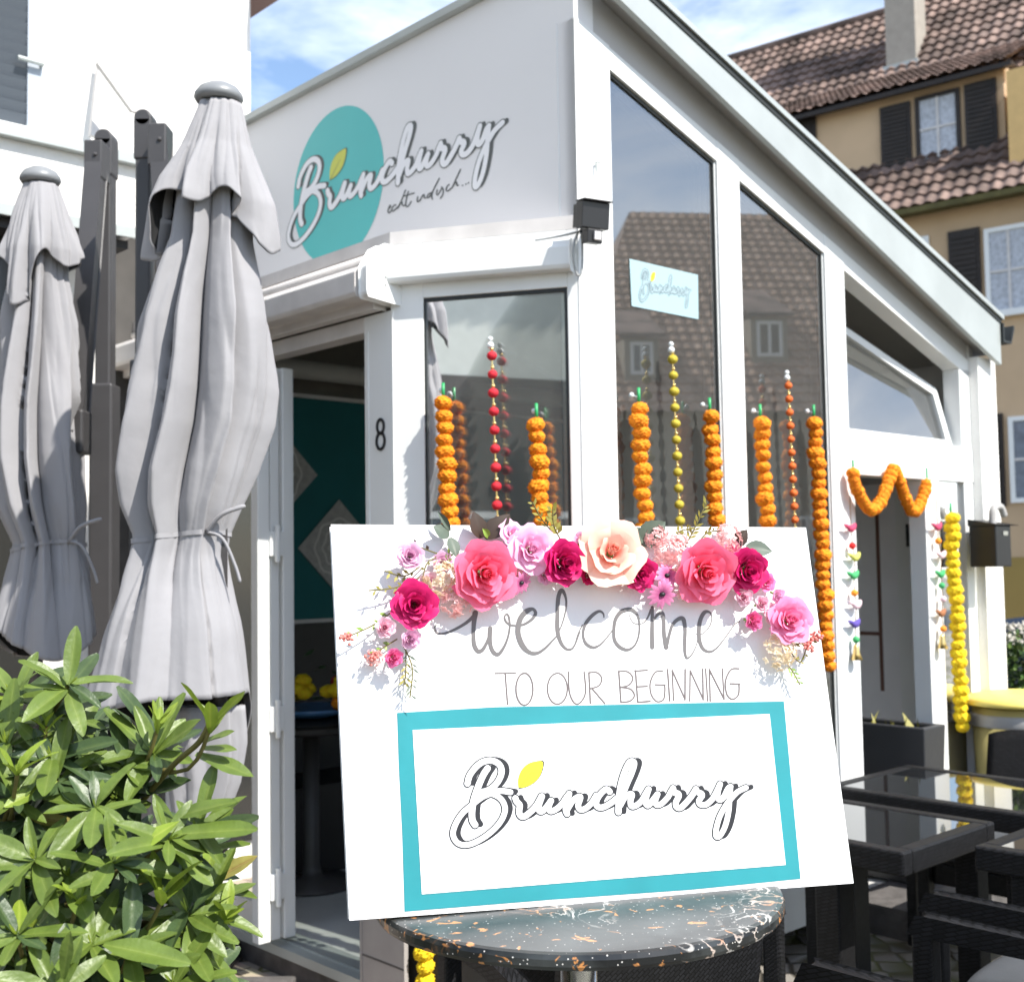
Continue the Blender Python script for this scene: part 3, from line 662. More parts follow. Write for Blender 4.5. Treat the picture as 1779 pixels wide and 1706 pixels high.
LOGO = [
 ([(268, 450), (290, 365), (350, 280), (430, 215), (530, 195), (615, 235), (645, 310), (620, 400), (560, 480), (480, 530), (400, 545)], 66),
 ([(395, 545), (470, 548), (540, 545), (640, 530), (742, 545)], 62),
 ([(490, 282), (440, 360), (380, 500), (335, 640), (318, 760), (322, 850), (352, 905)], 70),
 ([(400, 600), (460, 580), (520, 562), (600, 590), (660, 650), (683, 740), (645, 850), (560, 955), (440, 1050), (310, 1115), (210, 1125), (140, 1085), (108, 1000), (140, 890), (215, 775), (330, 675), (430, 600), (520, 562)], 60),
 ([(797, 612), (812, 650), (845, 690), (838, 760), (855, 805), (895, 812), (960, 765), (1030, 690), (1085, 592)], 66),
 ([(1090, 590), (1055, 690), (1060, 745), (1090, 755), (1140, 710), (1190, 640)], 66),
 ([(1190, 638), (1165, 710), (1185, 755), (1250, 730), (1315, 670), (1355, 610), (1392, 562)], 62),
 ([(1392, 560), (1365, 660), (1352, 740), (1368, 785)], 62),
 ([(1365, 745), (1430, 640), (1490, 596), (1515, 605), (1490, 690), (1515, 737), (1575, 722), (1640, 660), (1690, 580)], 62),
 ([(1838, 540), (1800, 512), (1740, 560), (1692, 640), (1700, 700), (1760, 712), (1850, 665), (1932, 600)], 64),
 ([(1935, 765), (1940, 620), (1960, 470), (2000, 330), (2050, 225), (2090, 205), (2108, 235), (2080, 330), (2020, 470), (1960, 620)], 66),
 ([(1955, 690), (2000, 610), (2050, 568), (2085, 572), (2068, 640), (2078, 698), (2130, 690), (2190, 640), (2230, 570), (2265, 512)], 62),
 ([(2267, 512), (2240, 600), (2236, 660), (2262, 690), (2305, 645), (2365, 568)], 64),
 ([(2367, 567), (2342, 640), (2358, 686), (2412, 670), (2480, 600), (2515, 535), (2538, 502)], 60),
 ([(2537, 500), (2552, 548), (2592, 560), (2600, 592), (2568, 660), (2578, 708), (2622, 716), (2690, 650), (2750, 575), (2790, 510)], 64),
 ([(2790, 510), (2810, 545), (2850, 560), (2855, 590), (2822, 640), (2842, 680), (2902, 680), (2970, 622), (3020, 535), (3056, 458)], 62),
 ([(3056, 456), (3032, 540), (3028, 600), (3058, 630), (3102, 590), (3142, 510), (3172, 484)], 62),
 ([(3172, 484), (3162, 600), (3150, 760), (3112, 920), (3055, 1025), (3015, 1032), (3012, 960), (3050, 820), (3120, 690), (3182, 612), (3252, 540), (3342, 495)], 58)]
LEAF = [(835, 500), (828, 410), (860, 310), (930, 240), (1010, 213), (1095, 210), (1092, 290), (1055, 380), (990, 445), (910, 485)]
def logo(root, mapf, mo, mwt, ml, unit, shadow=(47, -7), edge=22):
    """root part; black drop shape, thin outline, white face, leaf"""
    sh = MB(); ou = MB(); wh = MB()
    for i, (pts, wd) in enumerate(LOGO):
        s = spline([(u, v, wd) for u, v in pts], 6); nb = i*.0000
        ribbon(sh, [(u+shadow[0], v+shadow[1], w*.96) for u, v, w in s], mapf, unit*1.0, unit*.006)
        ribbon(ou, [(u, v, w+edge) for u, v, w in s], mapf, unit*2.0, unit*.006)
        ribbon(wh, [(u, v, w) for u, v, w in s], mapf, unit*3.0, unit*.006)
    a = sh.build('lettering_shade', mo, root); ou.build('lettering_outline', mo, root); wh.build('lettering_face', mwt, root)
    lf = MB(); c = [(u, v) for u, v in spline(LEAF+[LEAF[0]], 5)][:-1]
    cx, cy = np.mean([q[0] for q in c]), np.mean([q[1] for q in c])
    lf.add([mapf(cx+(u-cx)*1.05+6, cy+(v-cy)*1.05-2, unit*4.0) for u, v in c], [tuple(range(len(c)))], 1)
    lf.add([mapf(u, v, unit*4.6) for u, v in c], [tuple(range(len(c)))], 0)
    rb = spline([(838, 505, 9), (900, 430, 6), (1000, 310, 4)], 6); ribbon(lf, rb, mapf, unit*5.2, unit*.01, 1)
    lf.build('leaf_emblem', [ml, mo], root)
# sign: fit logo drawing to the sign wall with measured anchors
anch = [((85, 1010), (502, 412)), ((3342, 480), (880, 209)), ((1095, 212), (598, 264)), ((3030, 1050), (822, 329)), ((2090, 180), (713, 214)), ((835, 500), (573, 310))]
Am = np.array([[u, v, 1] for (u, v), _ in anch]); Bm = np.array([pr(*p, -.001)[0::2] for _, p in anch])
Xm = np.linalg.lstsq(Am, Bm, rcond=None)[0]
def mapS(u, v, h): l, z = A3(u, v, 1)@Xm; return LP(l, -.0012-h, z)
cS = pr(585, 323, 0); rS = (pr(588, 188, 0)[2]-pr(585, 458, 0)[2])/2
mb = MB(); n = 64; ring_ = [LP(cS[0]+rS*math.cos(2*math.pi*j/n), -.0010, cS[2]+rS*math.sin(2*math.pi*j/n)) for j in range(n)]
mb.add(ring_, [tuple(range(n))]); mb.build('logo_disc', M['signteal'], sign)
logo(sign, mapS, M['signink'], M['signwhite'], M['signleaf'], .0004)
TAG = [[(145, 730), (185, 690), (175, 665), (150, 720), (140, 770), (165, 792), (205, 745)], [(278, 662), (250, 660), (215, 710), (210, 750), (240, 757), (300, 700)],
 [(302, 715), (380, 560), (440, 405)], [(315, 705), (350, 640), (382, 612), (385, 650), (410, 675), (440, 650)], [(490, 430), (455, 560), (445, 660), (470, 690), (510, 650), (540, 600)], [(400, 510), (590, 455)],
 [(650, 520), (640, 590), (660, 602), (700, 560)], [(690, 585), (740, 490), (765, 492), (760, 530), (792, 540)], [(872, 450), (830, 480), (815, 530), (850, 522), (905, 430)], [(1020, 205), (930, 380), (890, 500), (905, 560)],
 [(985, 400), (975, 470), (1000, 482), (1060, 380)], [(1060, 350), (1090, 400), (1080, 480), (1040, 545)], [(1190, 310), (1150, 350), (1140, 405), (1170, 417), (1230, 370)], [(1240, 365), (1310, 210), (1385, 50)],
 [(1250, 350), (1300, 270), (1322, 282), (1320, 320), (1352, 320)], [(1418, 326), (1424, 322)], [(1476, 303), (1482, 299)], [(1520, 282), (1526, 278)]]
mb = MB()
for st in TAG:
    ribbon(mb, spline([(u, v, 22) for u, v in st], 5), lambda u, v, h: LP(*(lambda q: (q[0], -.001-h, q[2]))(pr(660+u/9.883, 290+v/9.883, -.001))), .0006, .00001)
mb.build('tagline', M['signink'], sign)
# pale sticker in the first tall pane
stk = [pl(*p, .018) for p in ((1093, 450), (1212, 478), (1213, 555), (1097, 532))]
st = thing('window_sticker', 'pale blue logo sticker high in the tall pane beside the corner post', 'sticker', LP(*stk[3]))
mb = MB(); mb.add([LP(.0165, q[1], q[2]) for q in stk], [(0, 1, 2, 3)]); base = mb.build('sticker_sheet', M['sticker'], st)
r0_, r1_ = stk[0][1], stk[1][1]; z1_, z0_ = stk[0][2], stk[3][2]
def mapK(u, v, h):
    return LP(.0160-h, r0_+(r1_-r0_)*(.12+.76*(u-85)/3290), z1_+(z0_-z1_)*(.14+.74*(v-170)/1000))
logo(base, mapK, M['stickink'], mat('pale_sticker_face', (.30, .40, .43), .5), M['leafyellow'], .0002, edge=30)

# ---------------------------------------------------------------- garlands on the glazing
def ruffle_mesh(name, m, R_, seed, sq=.82):
    rn = random.Random(seed); ph_ = [rn.uniform(0, 6.28) for _ in range(6)]
    mb = MB()
    def fn(u, v):
        a = 2*math.pi*u; t = math.pi*v
        d = 1+.07*math.sin(7*a+4*t+ph_[0])*math.sin(3*t+ph_[3])+.06*math.sin(13*a-9*t+ph_[1])+.06*math.sin(15*t+ph_[2]+2.4*math.sin(4*a+ph_[4]))+.04*math.sin(23*a+17*t+ph_[5])
        return A3(math.sin(t)*math.cos(a)*d, math.sin(t)*math.sin(a)*d, -math.cos(t)*sq*d)*R_
    mb.grid(fn, 56, 28, closed=True)
    ob = mb.build(name, m, None, smooth=True); me = ob.data; bpy.data.objects.remove(ob); return me
MG = [ruffle_mesh('marigold_bloom', M['marigold'], .032, s) for s in (1, 2, 3, 14, 15, 16)]
MY = [ruffle_mesh('yellow_bloom', M['yellowm'], .034, s) for s in (4, 5, 6, 17, 18)]
def kid(name, me, root, off, rot=(0, 0, 0), sc=1.):
    k = bpy.data.objects.new(name, me); COL.objects.link(k); k.parent = root; k.location = Vector(tuple(map(float, off))); k.rotation_euler = rot; k.scale = (sc,)*3; return k
def garland(top, bot, meshes, label, group, pitch=.0425, name='marigold_garland', hook=A3(0, 0, 0)):
    g_ = thing(name, label, 'garland', top, group); n_ = int(np.linalg.norm(bot-top)/pitch); d = (bot-top)
    mb = MB(); mb.tube([top+A3(0, 0, .055), top], .006, 8); mb.build('stalk', M['green'], g_, smooth=True)
    mb = MB(); mb.ball(top+A3(0, 0, .03)+hook*.6-A3(.012, 0, 0), .010, 8); mb.tube([top+A3(-.01, 0, .03)+hook*.6, top+A3(0, 0, .02)], .003, 6); mb.build('suction_hook', M['suction'], g_, smooth=True)
    mb = MB(); mb.tube([top, bot], .0015, 5); mb.build('string', M['green'], g_)
    for i in range(n_):
        f = (i+.5)/n_; s_ = random.uniform(.88, 1.13)
        kid('bloom', random.choice(meshes), g_, d*f+A3(random.uniform(-.006, .006), random.uniform(-.006, .006), random.uniform(-.003, .003)), (random.uniform(-.35, .35), random.uniform(-.35, .35), random.uniform(0, 6)), s_)
    return g_
GRP = 'orange marigold garlands hanging on the windows'
def zdown(t, x, y, f, zb):  # continue the hanging line to height zb
    b = f(x, y); k = (zb-t[2])/(b[2]-t[2]); return t+(b-t)*k
fF = lambda x, y: FC(pf(x, y, .045)[0], .045, pf(x, y, .045)[1])
fS = lambda x, y: LP(*pl(x, y, -.045))
for (x0, y0, x1, y1, f, lab) in (
    (770, 692, 781, 900, fF, 'orange marigold garland left of the red bead string in the bay window'),
    (932, 728, 941, 905, fF, 'orange marigold garland right of the red bead string in the bay window'),
    (1110, 700, 1120, 900, fS, 'orange marigold garland left of the mustard bead string, nearest the corner post'),
    (1233, 716, 1244, 905, fS, 'orange marigold garland right of the mustard bead string'),
    (1321, 726, 1333, 905, fS, 'orange marigold garland left of the orange bead string'),
    (1414, 726, 1440, 1160, fS, 'long orange marigold garland right of the orange bead string, hanging past the board')):
    t = f(x0, y0); garland(t, zdown(t, x1, y1, f, 1.15), MG, lab, GRP, hook=(-nC if f is fF else dL)*.03)
t = fS(1652, 893); garland(t, zdown(t, 1672, 1262, fS, .78), MY, 'tall yellow marigold garland in front of the narrow side light by the side door', 'yellow marigold garlands', name='yellow_garland', hook=dL*.03)
t = fF(739, 1420); garland(t, FC(pf(739, 1660, .045)[0], .045, .06), MY, 'yellow marigold garland low on the bay window, showing under the round table', 'yellow marigold garlands', pitch=.046, name='yellow_garland')
def ballmesh(name, m, r):
    mb = MB(); mb.ball(A3(0, 0, 0), r, 12, 0, .93); ob = mb.build(name, m, None, smooth=True); me = ob.data; bpy.data.objects.remove(ob); return me
gold = ballmesh('gold_bead', M['gold'], .0075)
def beads(x0, y0, x1, y1, f, m, r, pitch, lab):
    t = f(x0, y0); b = zdown(t, x1, y1, f, 1.2); g_ = thing('bead_string', lab, 'bead string', t, 'bead strings on the windows')
    me = ballmesh('thread_ball', m, r); n_ = int(np.linalg.norm(b-t)/pitch); d = b-t
    mb = MB(); mb.tube([t, b], .003, 6); mb.build('gold_cord', M['gold'], g_)
    mb = MB(); mb.ball(t+A3(-.004, 0, .008), .013, 8); mb.ball(t+A3(-.004, 0, .03), .010, 8); mb.build('suction_hook', M['suction'], g_, smooth=True)
    for i in range(n_):
        kid('thread_ball', me, g_, d*((i+.45)/n_), (0, 0, random.uniform(0, 6)), random.uniform(.94, 1.05))
        kid('gold_bead', gold, g_, d*((i+.45)/n_)+A3(0, 0, r+.006))
beads(854, 604, 864, 890, fF, M['red'], .0185, .0655, 'red thread ball string in the bay window between two marigold garlands')
beads(1168, 612, 1181, 900, fS, M['lime'], .0185, .0585, 'mustard thread ball string below the window sticker')
beads(1369, 660, 1381, 905, fS, M['orangeb'], .0165, .0535, 'small orange thread ball string in the second tall pane')
# swag over the side door
W_ = [(310, 490), (325, 600), (380, 720), (440, 820), (500, 865), (580, 800), (650, 640), (690, 520), (715, 450), (745, 460), (790, 580), (840, 720), (890, 840), (935, 885), (1000, 800), (1050, 660), (1070, 560)]
W3 = [LP(*pl(1430+u/5.93, 740+v/5.93, -.05)) for u, v in W_]
sw = thing('marigold_swag', 'orange marigold swag draped in two loops over the side door', 'garland', W3[0]); cur = spline(W3, 14)
acc = 0; last = cur[0]; mb = MB(); mb.tube(cur, .002, 5); mb.build('string', M['green'], sw)
for q in cur:
    if np.linalg.norm(q-last) > .026 or q is cur[0]:
        kid('bloom', random.choice(MG), sw, q-W3[0], (random.uniform(0, 3),)*3, .92); last = q
mb = MB(); mb.tube([W3[0], W3[0]+A3(0, 0, .06)], .005, 6); mb.tube([W3[-1], W3[-1]+A3(0, 0, .06)], .005, 6); mb.build('stalk', M['green'], sw)
# bird-and-bell strings at the door posts
BC = dict(p=(.5, .05, .12), r=(.75, .02, .02), y=(.55, .55, .12), g=(.05, .35, .12), o=(.85, .28, .02), w=(.7, .5, .55), v=(.09, .06, .3), b=(.3, .12, .05))
for side, xs, lab in ((0, [(420, 80, 'p'), (430, 205, 'r'), (450, 295, 'y'), (440, 430, 'g'), (445, 555, 'o'), (460, 650, 'w'), (450, 790, 'v'), (457, 900, 'g'), (460, 1000, 'y')], 'string of little cloth birds and beads on the door post beside the tall panes'),
                      (1, [(1060, 70, 'p'), (1066, 170, 'o'), (1092, 280, 'w'), (1085, 420, 'g'), (1092, 500, 'g'), (1102, 600, 'w'), (1090, 710, 'b'), (1103, 820, 'o'), (1097, 920, 'y')], 'string of little cloth birds and beads on the post beside the yellow garland')):
    P3 = [LP(*pl(1380+u/4.266, 900+v/4.266, -.03)) for u, v, c in xs]
    top = LP(*pl(1380+xs[0][0]/4.266-2, 862, -.03)); s_ = thing('bird_string', lab, 'hanging ornament', top, 'bird strings at the side door')
    mb = MB(); mb.tube([top]+P3, .0025, 5); mb.build('cord', M['twig'], s_)
    for i, (q, (u, v, c)) in enumerate(zip(P3, xs)):
        mm = mat('felt_'+{'p': 'plum', 'r': 'red', 'y': 'lime', 'g': 'green', 'o': 'orange', 'w': 'rose', 'v': 'violet', 'b': 'rust'}[c], BC[c], .8)
        mb = MB()
        if i in (1, 4, 7) or (side and i == 5): mb.ball(q, .016, 8); mb.build('bead', mm, s_, smooth=True)
        elif i == len(xs)-1: mb.lathe(q, [(.006, .04), (.012, .03), (.016, 0), (.026, -.03), (.022, -.03)], 14); mb.build('bell', M['gold'], s_, smooth=True)
        else:
            mb.grid(lambda a, b, q=q: q+dR*.038*(math.cos(math.pi*b))+(A3(0, 0, 1)*math.cos(6.283*a)*.020+dL*math.sin(6.283*a)*.015)*math.sin(math.pi*b)**.8*(1.1-.6*b)+A3(0, 0, .02)*math.cos(math.pi*b)**2, 14, 10, closed=True)
            mb.tube([q-dR*.03+A3(0, 0, .008), q-dR*.055+A3(0, 0, .02)], [.009, .003], 6); mb.build('cloth_bird', mm, s_, smooth=True)

# ---------------------------------------------------------------- floodlight and cable on the corner post
Yf = PP[1]-.10
q0 = atY(1029, 376, Yf); fx = yawv(62); fn_ = A3(fx[1], -fx[0], -.12); fn_ /= np.linalg.norm(fn_); fu = np.cross(fx, -fn_); fu = fu if fu[2] > 0 else -fu
fl = thing('floodlight', 'small black floodlight with motion sensor fixed to the corner post', 'lamp', q0)
mb = MB(); mb.box(q0-fx*.055-fu*.045-fn_*.02, fx*.11, fu*.09, fn_*.045); mb.box(q0-fx*.058-fu*.0+fu*.046-fn_*.02, fx*.116, fu*.006, fn_*.06); mb.build('lamp_head', M['black'], fl, bevel=.004)
mb = MB()
for k in range(6): mb.box(q0-fx*.05+fx*.018*k-fu*.04-fn_*.045, fx*.006, fu*.08, fn_*.024)
mb.build('cooling_fin', M['black'], fl)
mb = MB(); mb.box(q0-fx*.03-fu*.095-fn_*.015, fx*.06, fu*.048, fn_*.04); mb.build('sensor_box', M['black'], fl, bevel=.003)
mb = MB(); mb.box(q0-fx*.008-fu*.085+fn_*.0255, fx*.028, fu*.03, fn_*.01); mb.build('sensor_lens', mat('milky_lens', (.6, .58, .58), .3), fl, bevel=.003)
mb = MB(); mb.tube([q0-fn_*.02-fu*.02, q0-fn_*.06-fu*.04, atY(1006, 405, Yf+.06)], .008, 8); mb.build('bracket', M['black'], fl)
cb_ = spline([atY(1008, 402, Yf+.03), atY(985, 408, Yf+.05), atY(960, 413, Yf+.08), atY(930, 418, Yf+.1)], 6)
mb = MB(); mb.tube(cb_, .004, 6); mb.tube(spline([atY(1004, 405, Yf+.04), atY(997, 425, Yf+.03), atY(996, 450, Yf+.03), atY(1003, 478, Yf+.04), atY(1011, 470, Yf+.04), atY(1012, 430, Yf+.05), atY(1010, 405, Yf+.05)], 6), .0045, 6)
mb.build('cable', mat('grey_cable', (.35, .36, .36), .5), fl, smooth=True)
# letterbox with a rolled paper on the end pillar
LF = -.19
lb0, lb1 = pl(1731, 945, LF)[1], pl(1757, 945, LF)[1]; zt0, zt1 = pl(1730, 985, LF)[2], pl(1730, 912, LF)[2]
bx = thing('letterbox', 'black letterbox on the white end pillar, rolled newspaper in its top', 'letterbox', LP(LF, lb0, zt0))
mb = MB(); mb.lbox(LF, -.051, lb0, lb1, zt0, zt1); mb.build('box_body', M['black'], bx, bevel=.006)
mb = MB(); mb.prism([LP(LF-.012, lb0-.004, zt1+.001), LP(-.051, lb0-.004, zt1+.001), LP(-.051, lb0-.004, zt1+.03)], dR*(lb1-lb0+.008)); mb.build('flap', M['black'], bx, bevel=.003)
mb = MB(); mb.lbox(LF-.004, LF-.0005, lb0+(lb1-lb0)*.45, lb0+(lb1-lb0)*.75, zt1-.05, zt1-.03); mb.build('name_plate', M['chrome'], bx)
mb = MB(); c0 = LP(LF+.05, lb1-.09, zt1+.03); mb.tube(spline([c0-Z*.04, c0+Z*.04+dR*.01, c0+Z*.065+dR*.05, c0+Z*.06+dR*.10, c0+Z*.02+dR*.13], 5), .018, 12); mb.build('newspaper', M['lace'], bx, smooth=True)

# ---------------------------------------------------------------- round bistro table
ZT = 1.055; tC = onz(1003, 1543, ZT); rT = .357
bt = thing('bistro_table', 'round bar table with black marbled top on a steel column, carrying the welcome board', 'table', (tC[0], tC[1], 0))
mb = MB(); th = .028
mb.lathe(A3(tC[0], tC[1], ZT-th), [(rT-.012, 0), (rT-.003, .003), (rT, .009), (rT, th-.009), (rT-.003, th-.002), (rT-.010, th)], 96); mb.build('tabletop', M['marble'], bt, smooth=False)
mb = MB(); mb.lathe(A3(tC[0], tC[1], 0), [(.032, .03), (.032, ZT-th-.02)], 32); mb.lathe(A3(tC[0], tC[1], ZT-th-.02), [(.03, 0), (.16, .008), (.16, .018)], 32); mb.build('column', M['chrome'], bt, smooth=True)
mb = MB(); mb.lathe(A3(tC[0], tC[1], 0), [(.24, 0), (.24, .012), (.06, .03), (.03, .05)], 48); mb.build('base_plate', M['chrome'], bt, smooth=True)

# ---------------------------------------------------------------- welcome board
n_ = [None]; cor = ((578, 914), (1398, 919), (1480, 1531), (610, 1595))
rr = [ray(*p) for p in cor]
_A = np.array(rr).T*np.array([1, -1, 1, -1]); nul = np.linalg.svd(_A)[2][-1]; nul = nul/nul[3]
zb_ = ZT+.002; k3 = (zb_-CAM[2])/rr[3][2]; k2 = (zb_-CAM[2])/rr[2][2]; sc = (k3+k2/nul[2])/2
TL, TR, BR, BL = [CAM+nul[i]*sc*rr[i] for i in range(4)]
bO = BL; bX = (BR-BL); bW = np.linalg.norm(bX); bX = bX/bW; bY = TL-BL; bY = bY-bX*np.dot(bY, bX); bH = np.linalg.norm(bY); bY /= bH; bN = np.cross(bX, bY)
if np.dot(bN, CAM-bO) < 0: bN = -bN
def BP(x, y, h=0.):
    q = onp(x, y, bO+bN*h, bN); return q
bd = thing('welcome_board', 'white stretched canvas welcome board leaning on the round table', 'sign board', (BL+BR)/2)
mb = MB(); mb.prism([BL, BR, TR, TL], -bN*.022); cv = mb.build('canvas', M['canvas'], bd, bevel=.003)
mb = MB(); q = (BL+BR)/2; mb.box(q-bX*.03+bY*.08-bN*.030, bX*.06, bY*.4, -bN*-.007)
foot = q-bN*.24; foot[2] = ZT+.001; tp = q+bY*.40-bN*.032
mb.prism([tp-bX*.025, tp+bX*.025, foot+bX*.025, foot-bX*.025], A3(0, .010, 0)); mb.build('rear_prop', M['twig'], bd)
def mapw3(u, v, h): return BP(740+u/6.354, 1000+v/6.354, h)
def mapw4(u, v, h): return BP(1000+u/5.93, 1000+v/5.93, h)
WEL = [(3, [(115, 540, 12), (95, 580, 20), (120, 630, 25), (180, 640, 25), (270, 615, 28), (380, 560, 32), (470, 500, 36), (545, 425, 40)]),
 (3, [(545, 412, 62), (530, 520, 50), (525, 650, 45), (532, 760, 50), (572, 832, 48), (622, 820, 44), (668, 745, 35), (705, 650, 30)]),
 (3, [(710, 582, 52), (705, 680, 50), (716, 780, 46), (752, 850, 46), (802, 865, 42), (860, 790, 32), (905, 680, 24), (926, 560, 22), (918, 460, 22), (893, 422, 18), (868, 455, 20), (887, 508, 22), (930, 540, 20), (1000, 552, 20)]),
 (3, [(1000, 552, 18), (1085, 535, 28), (1170, 480, 34), (1210, 415, 36), (1180, 368, 34), (1115, 390, 58), (1050, 460, 60), (1020, 560, 60), (1022, 660, 60), (1070, 775, 60), (1145, 845, 44), (1230, 852, 36), (1320, 795, 28), (1440, 670, 18)]),
 (3, [(1445, 660, 16), (1500, 540, 16), (1543, 380, 20), (1545, 250, 26), (1500, 160, 44), (1462, 240, 46), (1452, 420, 46), (1452, 600, 48), (1482, 720, 42), (1532, 795, 32), (1590, 815, 26), (1640, 770, 20), (1700, 620, 14)]),
 (4, [(-5, 700, 10), (25, 600, 12), (70, 510, 14)]),
 (4, [(292, 430, 10), (285, 390, 18), (245, 366, 28), (182, 400, 36), (112, 480, 36), (82, 560, 28), (80, 630, 25), (110, 700, 32), (180, 738, 30), (250, 712, 20), (320, 640, 14), (385, 555, 14)]),
 (4, [(545, 346, 42), (470, 370, 44), (412, 450, 38), (395, 560, 32), (402, 660, 34), (452, 730, 36), (530, 762, 30), (600, 728, 22), (645, 640, 18), (660, 520, 18), (640, 410, 22), (590, 356, 36), (548, 345, 40)]),
 (4, [(550, 390, 7), (570, 450, 9), (610, 492, 10), (680, 494, 10), (735, 445, 16), (778, 350, 26)]),
 (4, [(790, 325, 32), (790, 450, 36), (788, 600, 42), (790, 735, 46)]), (4, [(805, 455, 22), (848, 398, 32), (890, 388, 46), (908, 470, 38), (912, 600, 40), (935, 735, 50)]),
 (4, [(945, 700, 34), (968, 600, 30), (1000, 505, 32), (1058, 447, 40), (1108, 446, 44), (1128, 540, 36), (1126, 680, 34), (1128, 790, 28), (1150, 848, 20), (1200, 808, 14), (1245, 715, 8), (1262, 640, 8)]),
 (4, [(1180, 632, 5), (1240, 602, 7), (1312, 596, 10), (1380, 520, 12), (1405, 432, 12), (1382, 378, 20), (1330, 376, 40), (1287, 450, 42), (1271, 550, 42), (1276, 660, 40), (1312, 750, 34), (1380, 783, 26), (1450, 748, 18), (1540, 640, 12), (1640, 500, 10), (1690, 470, 9)])]
mb = MB()
for i, (k, st) in enumerate(WEL): ribbon(mb, spline(st, 7), mapw3 if k == 3 else mapw4, .0004+.00016*(i % 4), .000004)
mb.build('welcome_lettering', M['ink'], bd)
def ell(cx, cy, rx, ry, a0=0, a1=360, n=20): return [(cx+rx*math.cos(R(a0+(a1-a0)*i/n)), cy+ry*math.sin(R(a0+(a1-a0)*i/n))) for i in range(n+1)]
BEG = [[(40, 78), (180, 75)], [(110, 80), (126, 290)], ell(242, 185, 58, 110, -100, 262), ell(468, 182, 68, 106, -100, 262), [(545, 68), (550, 200), (580, 275), (615, 285), (652, 240), (662, 180), (652, 68)],
 [(685, 75), (695, 283)], [(683, 72), (740, 72), (772, 110), (755, 160), (697, 182)], [(705, 180), (795, 285)], [(890, 65), (905, 275)], [(886, 64), (950, 66), (986, 110), (958, 158), (902, 172)], [(902, 172), (970, 185), (997, 228), (968, 266), (905, 276)],
 [(1005, 58), (1020, 275)], [(1000, 62), (1085, 55)], [(1010, 170), (1085, 165)], [(1020, 275), (1105, 268)], [(1190, 62), (1140, 70), (1106, 140), (1112, 220), (1150, 270), (1195, 258), (1206, 205), (1205, 156)], [(1140, 155), (1207, 157)], [(1225, 50), (1240, 265)],
 [(1256, 55), (1266, 262)], [(1257, 58), (1345, 255)], [(1346, 50), (1345, 258)], [(1380, 58), (1377, 266)], [(1380, 58), (1470, 255)], [(1466, 48), (1470, 258)], [(1486, 48), (1500, 266)], [(1512, 50), (1518, 268)], [(1513, 53), (1612, 250)], [(1600, 45), (1613, 254)],
 [(1716, 45), (1660, 52), (1623, 130), (1632, 220), (1670, 255), (1708, 230), (1716, 190), (1715, 150)], [(1655, 148), (1720, 150)]]
mb = MB()
for i, st in enumerate(BEG): ribbon(mb, spline([(u, v, 11) for u, v in st], 6), lambda u, v, h: BP(850+u/3.953, 1150+v/3.953, h), .0003+.0002*(i % 3), .000002)
mb.build('small_lettering', M['pen'], bd)
# turquoise paper frame with a white printed sheet
fo = [(690, 1238), (860, 1228), (1060, 1224), (1200, 1221), (1362, 1218), (1376, 1370), (1391, 1526), (1200, 1545), (960, 1562), (703, 1583), (699, 1450), (693, 1330)]
mb = MB(); mb.prism([BP(x, y, .0010) for x, y in fo][::-1], bN*-.0008); mb.build('paper_border', M['tealpaper'], bd)
mb = MB(); mb.prism([BP(*p, .0020) for p in ((717, 1268), (1337, 1240), (1365, 1502), (733, 1553))][::-1], -bN*.0006); pap = mb.build('printed_sheet', M['paper'], bd)
logo(pap, lambda u, v, h: BP(770+u/6.354, 1290+v/6.354, .0021+h), M['printblack'], M['paper'], M['leafyellow'], .00025, shadow=(58, -8), edge=28)
# ---------------------------------------------------------------- flower garland on the board
PET = dict(
 coral=petalmat('coral_pink_petal', (.88, .06, .11, 1), (.95, .21, .36, 1)),
 pink=petalmat('bright_pink_petal', (.86, .13, .32, 1), (.93, .36, .58, 1)),
 pale=petalmat('pale_pink_petal', (.86, .40, .62, 1), (.93, .58, .78, 1)),
 crimson=petalmat('crimson_petal', (.30, .0, .05, 1), (.68, .02, .17, 1), .25, .5),
 cream=petalmat('peach_cream_petal', (.93, .34, .27, 1), (.95, .66, .54, 1)),
 lilac=petalmat('lilac_petal', (.55, .18, .42, 1), (.86, .56, .72, 1)),
 bud=petalmat('pink_white_petal', (.80, .20, .42, 1), (.92, .68, .75, 1)),
 hot=petalmat('hot_pink_petal', (.70, .03, .22, 1), (.90, .25, .50, 1)),
 hyd=petalmat('blush_floret', (.85, .45, .42, 1), (.93, .66, .66, 1)), hydc=petalmat('cream_floret', (.80, .66, .40, 1), (.92, .82, .68, 1)),
 daisy=petalmat('purple_pink_daisy_petal', (.45, .05, .22, 1), (.90, .36, .60, 1)), coralb=petalmat('coral_bud_petal', (.75, .2, .15, 1), (.92, .45, .42, 1)))
M['dleaf'] = mat('dark_bronze_leaf', (.055, .034, .022), .5, var=.3, vscale=30); M['gleaf'] = mat('grey_green_leaf', (.10, .135, .10), .55, var=.3, vscale=30)
M['oleaf'] = mat('olive_leaf', (.30, .27, .05), .6, var=.3, vscale=40); M['lleaf'] = mat('fresh_green_leaf', (.20, .32, .05), .5, var=.2, vscale=30)
fg = thing('flower_garland', 'arch of artificial roses and leaves fixed across the top of the welcome board', 'flowers', BP(1000, 985, .02))
def frame(tx=0., ty=0.):
    """flower facing out of the board, tipped by (tx, ty)"""
    n = bN+bX*tx+bY*ty; n /= np.linalg.norm(n); a = bX-n*np.dot(bX, n); a /= np.linalg.norm(a); return a, np.cross(n, a), n
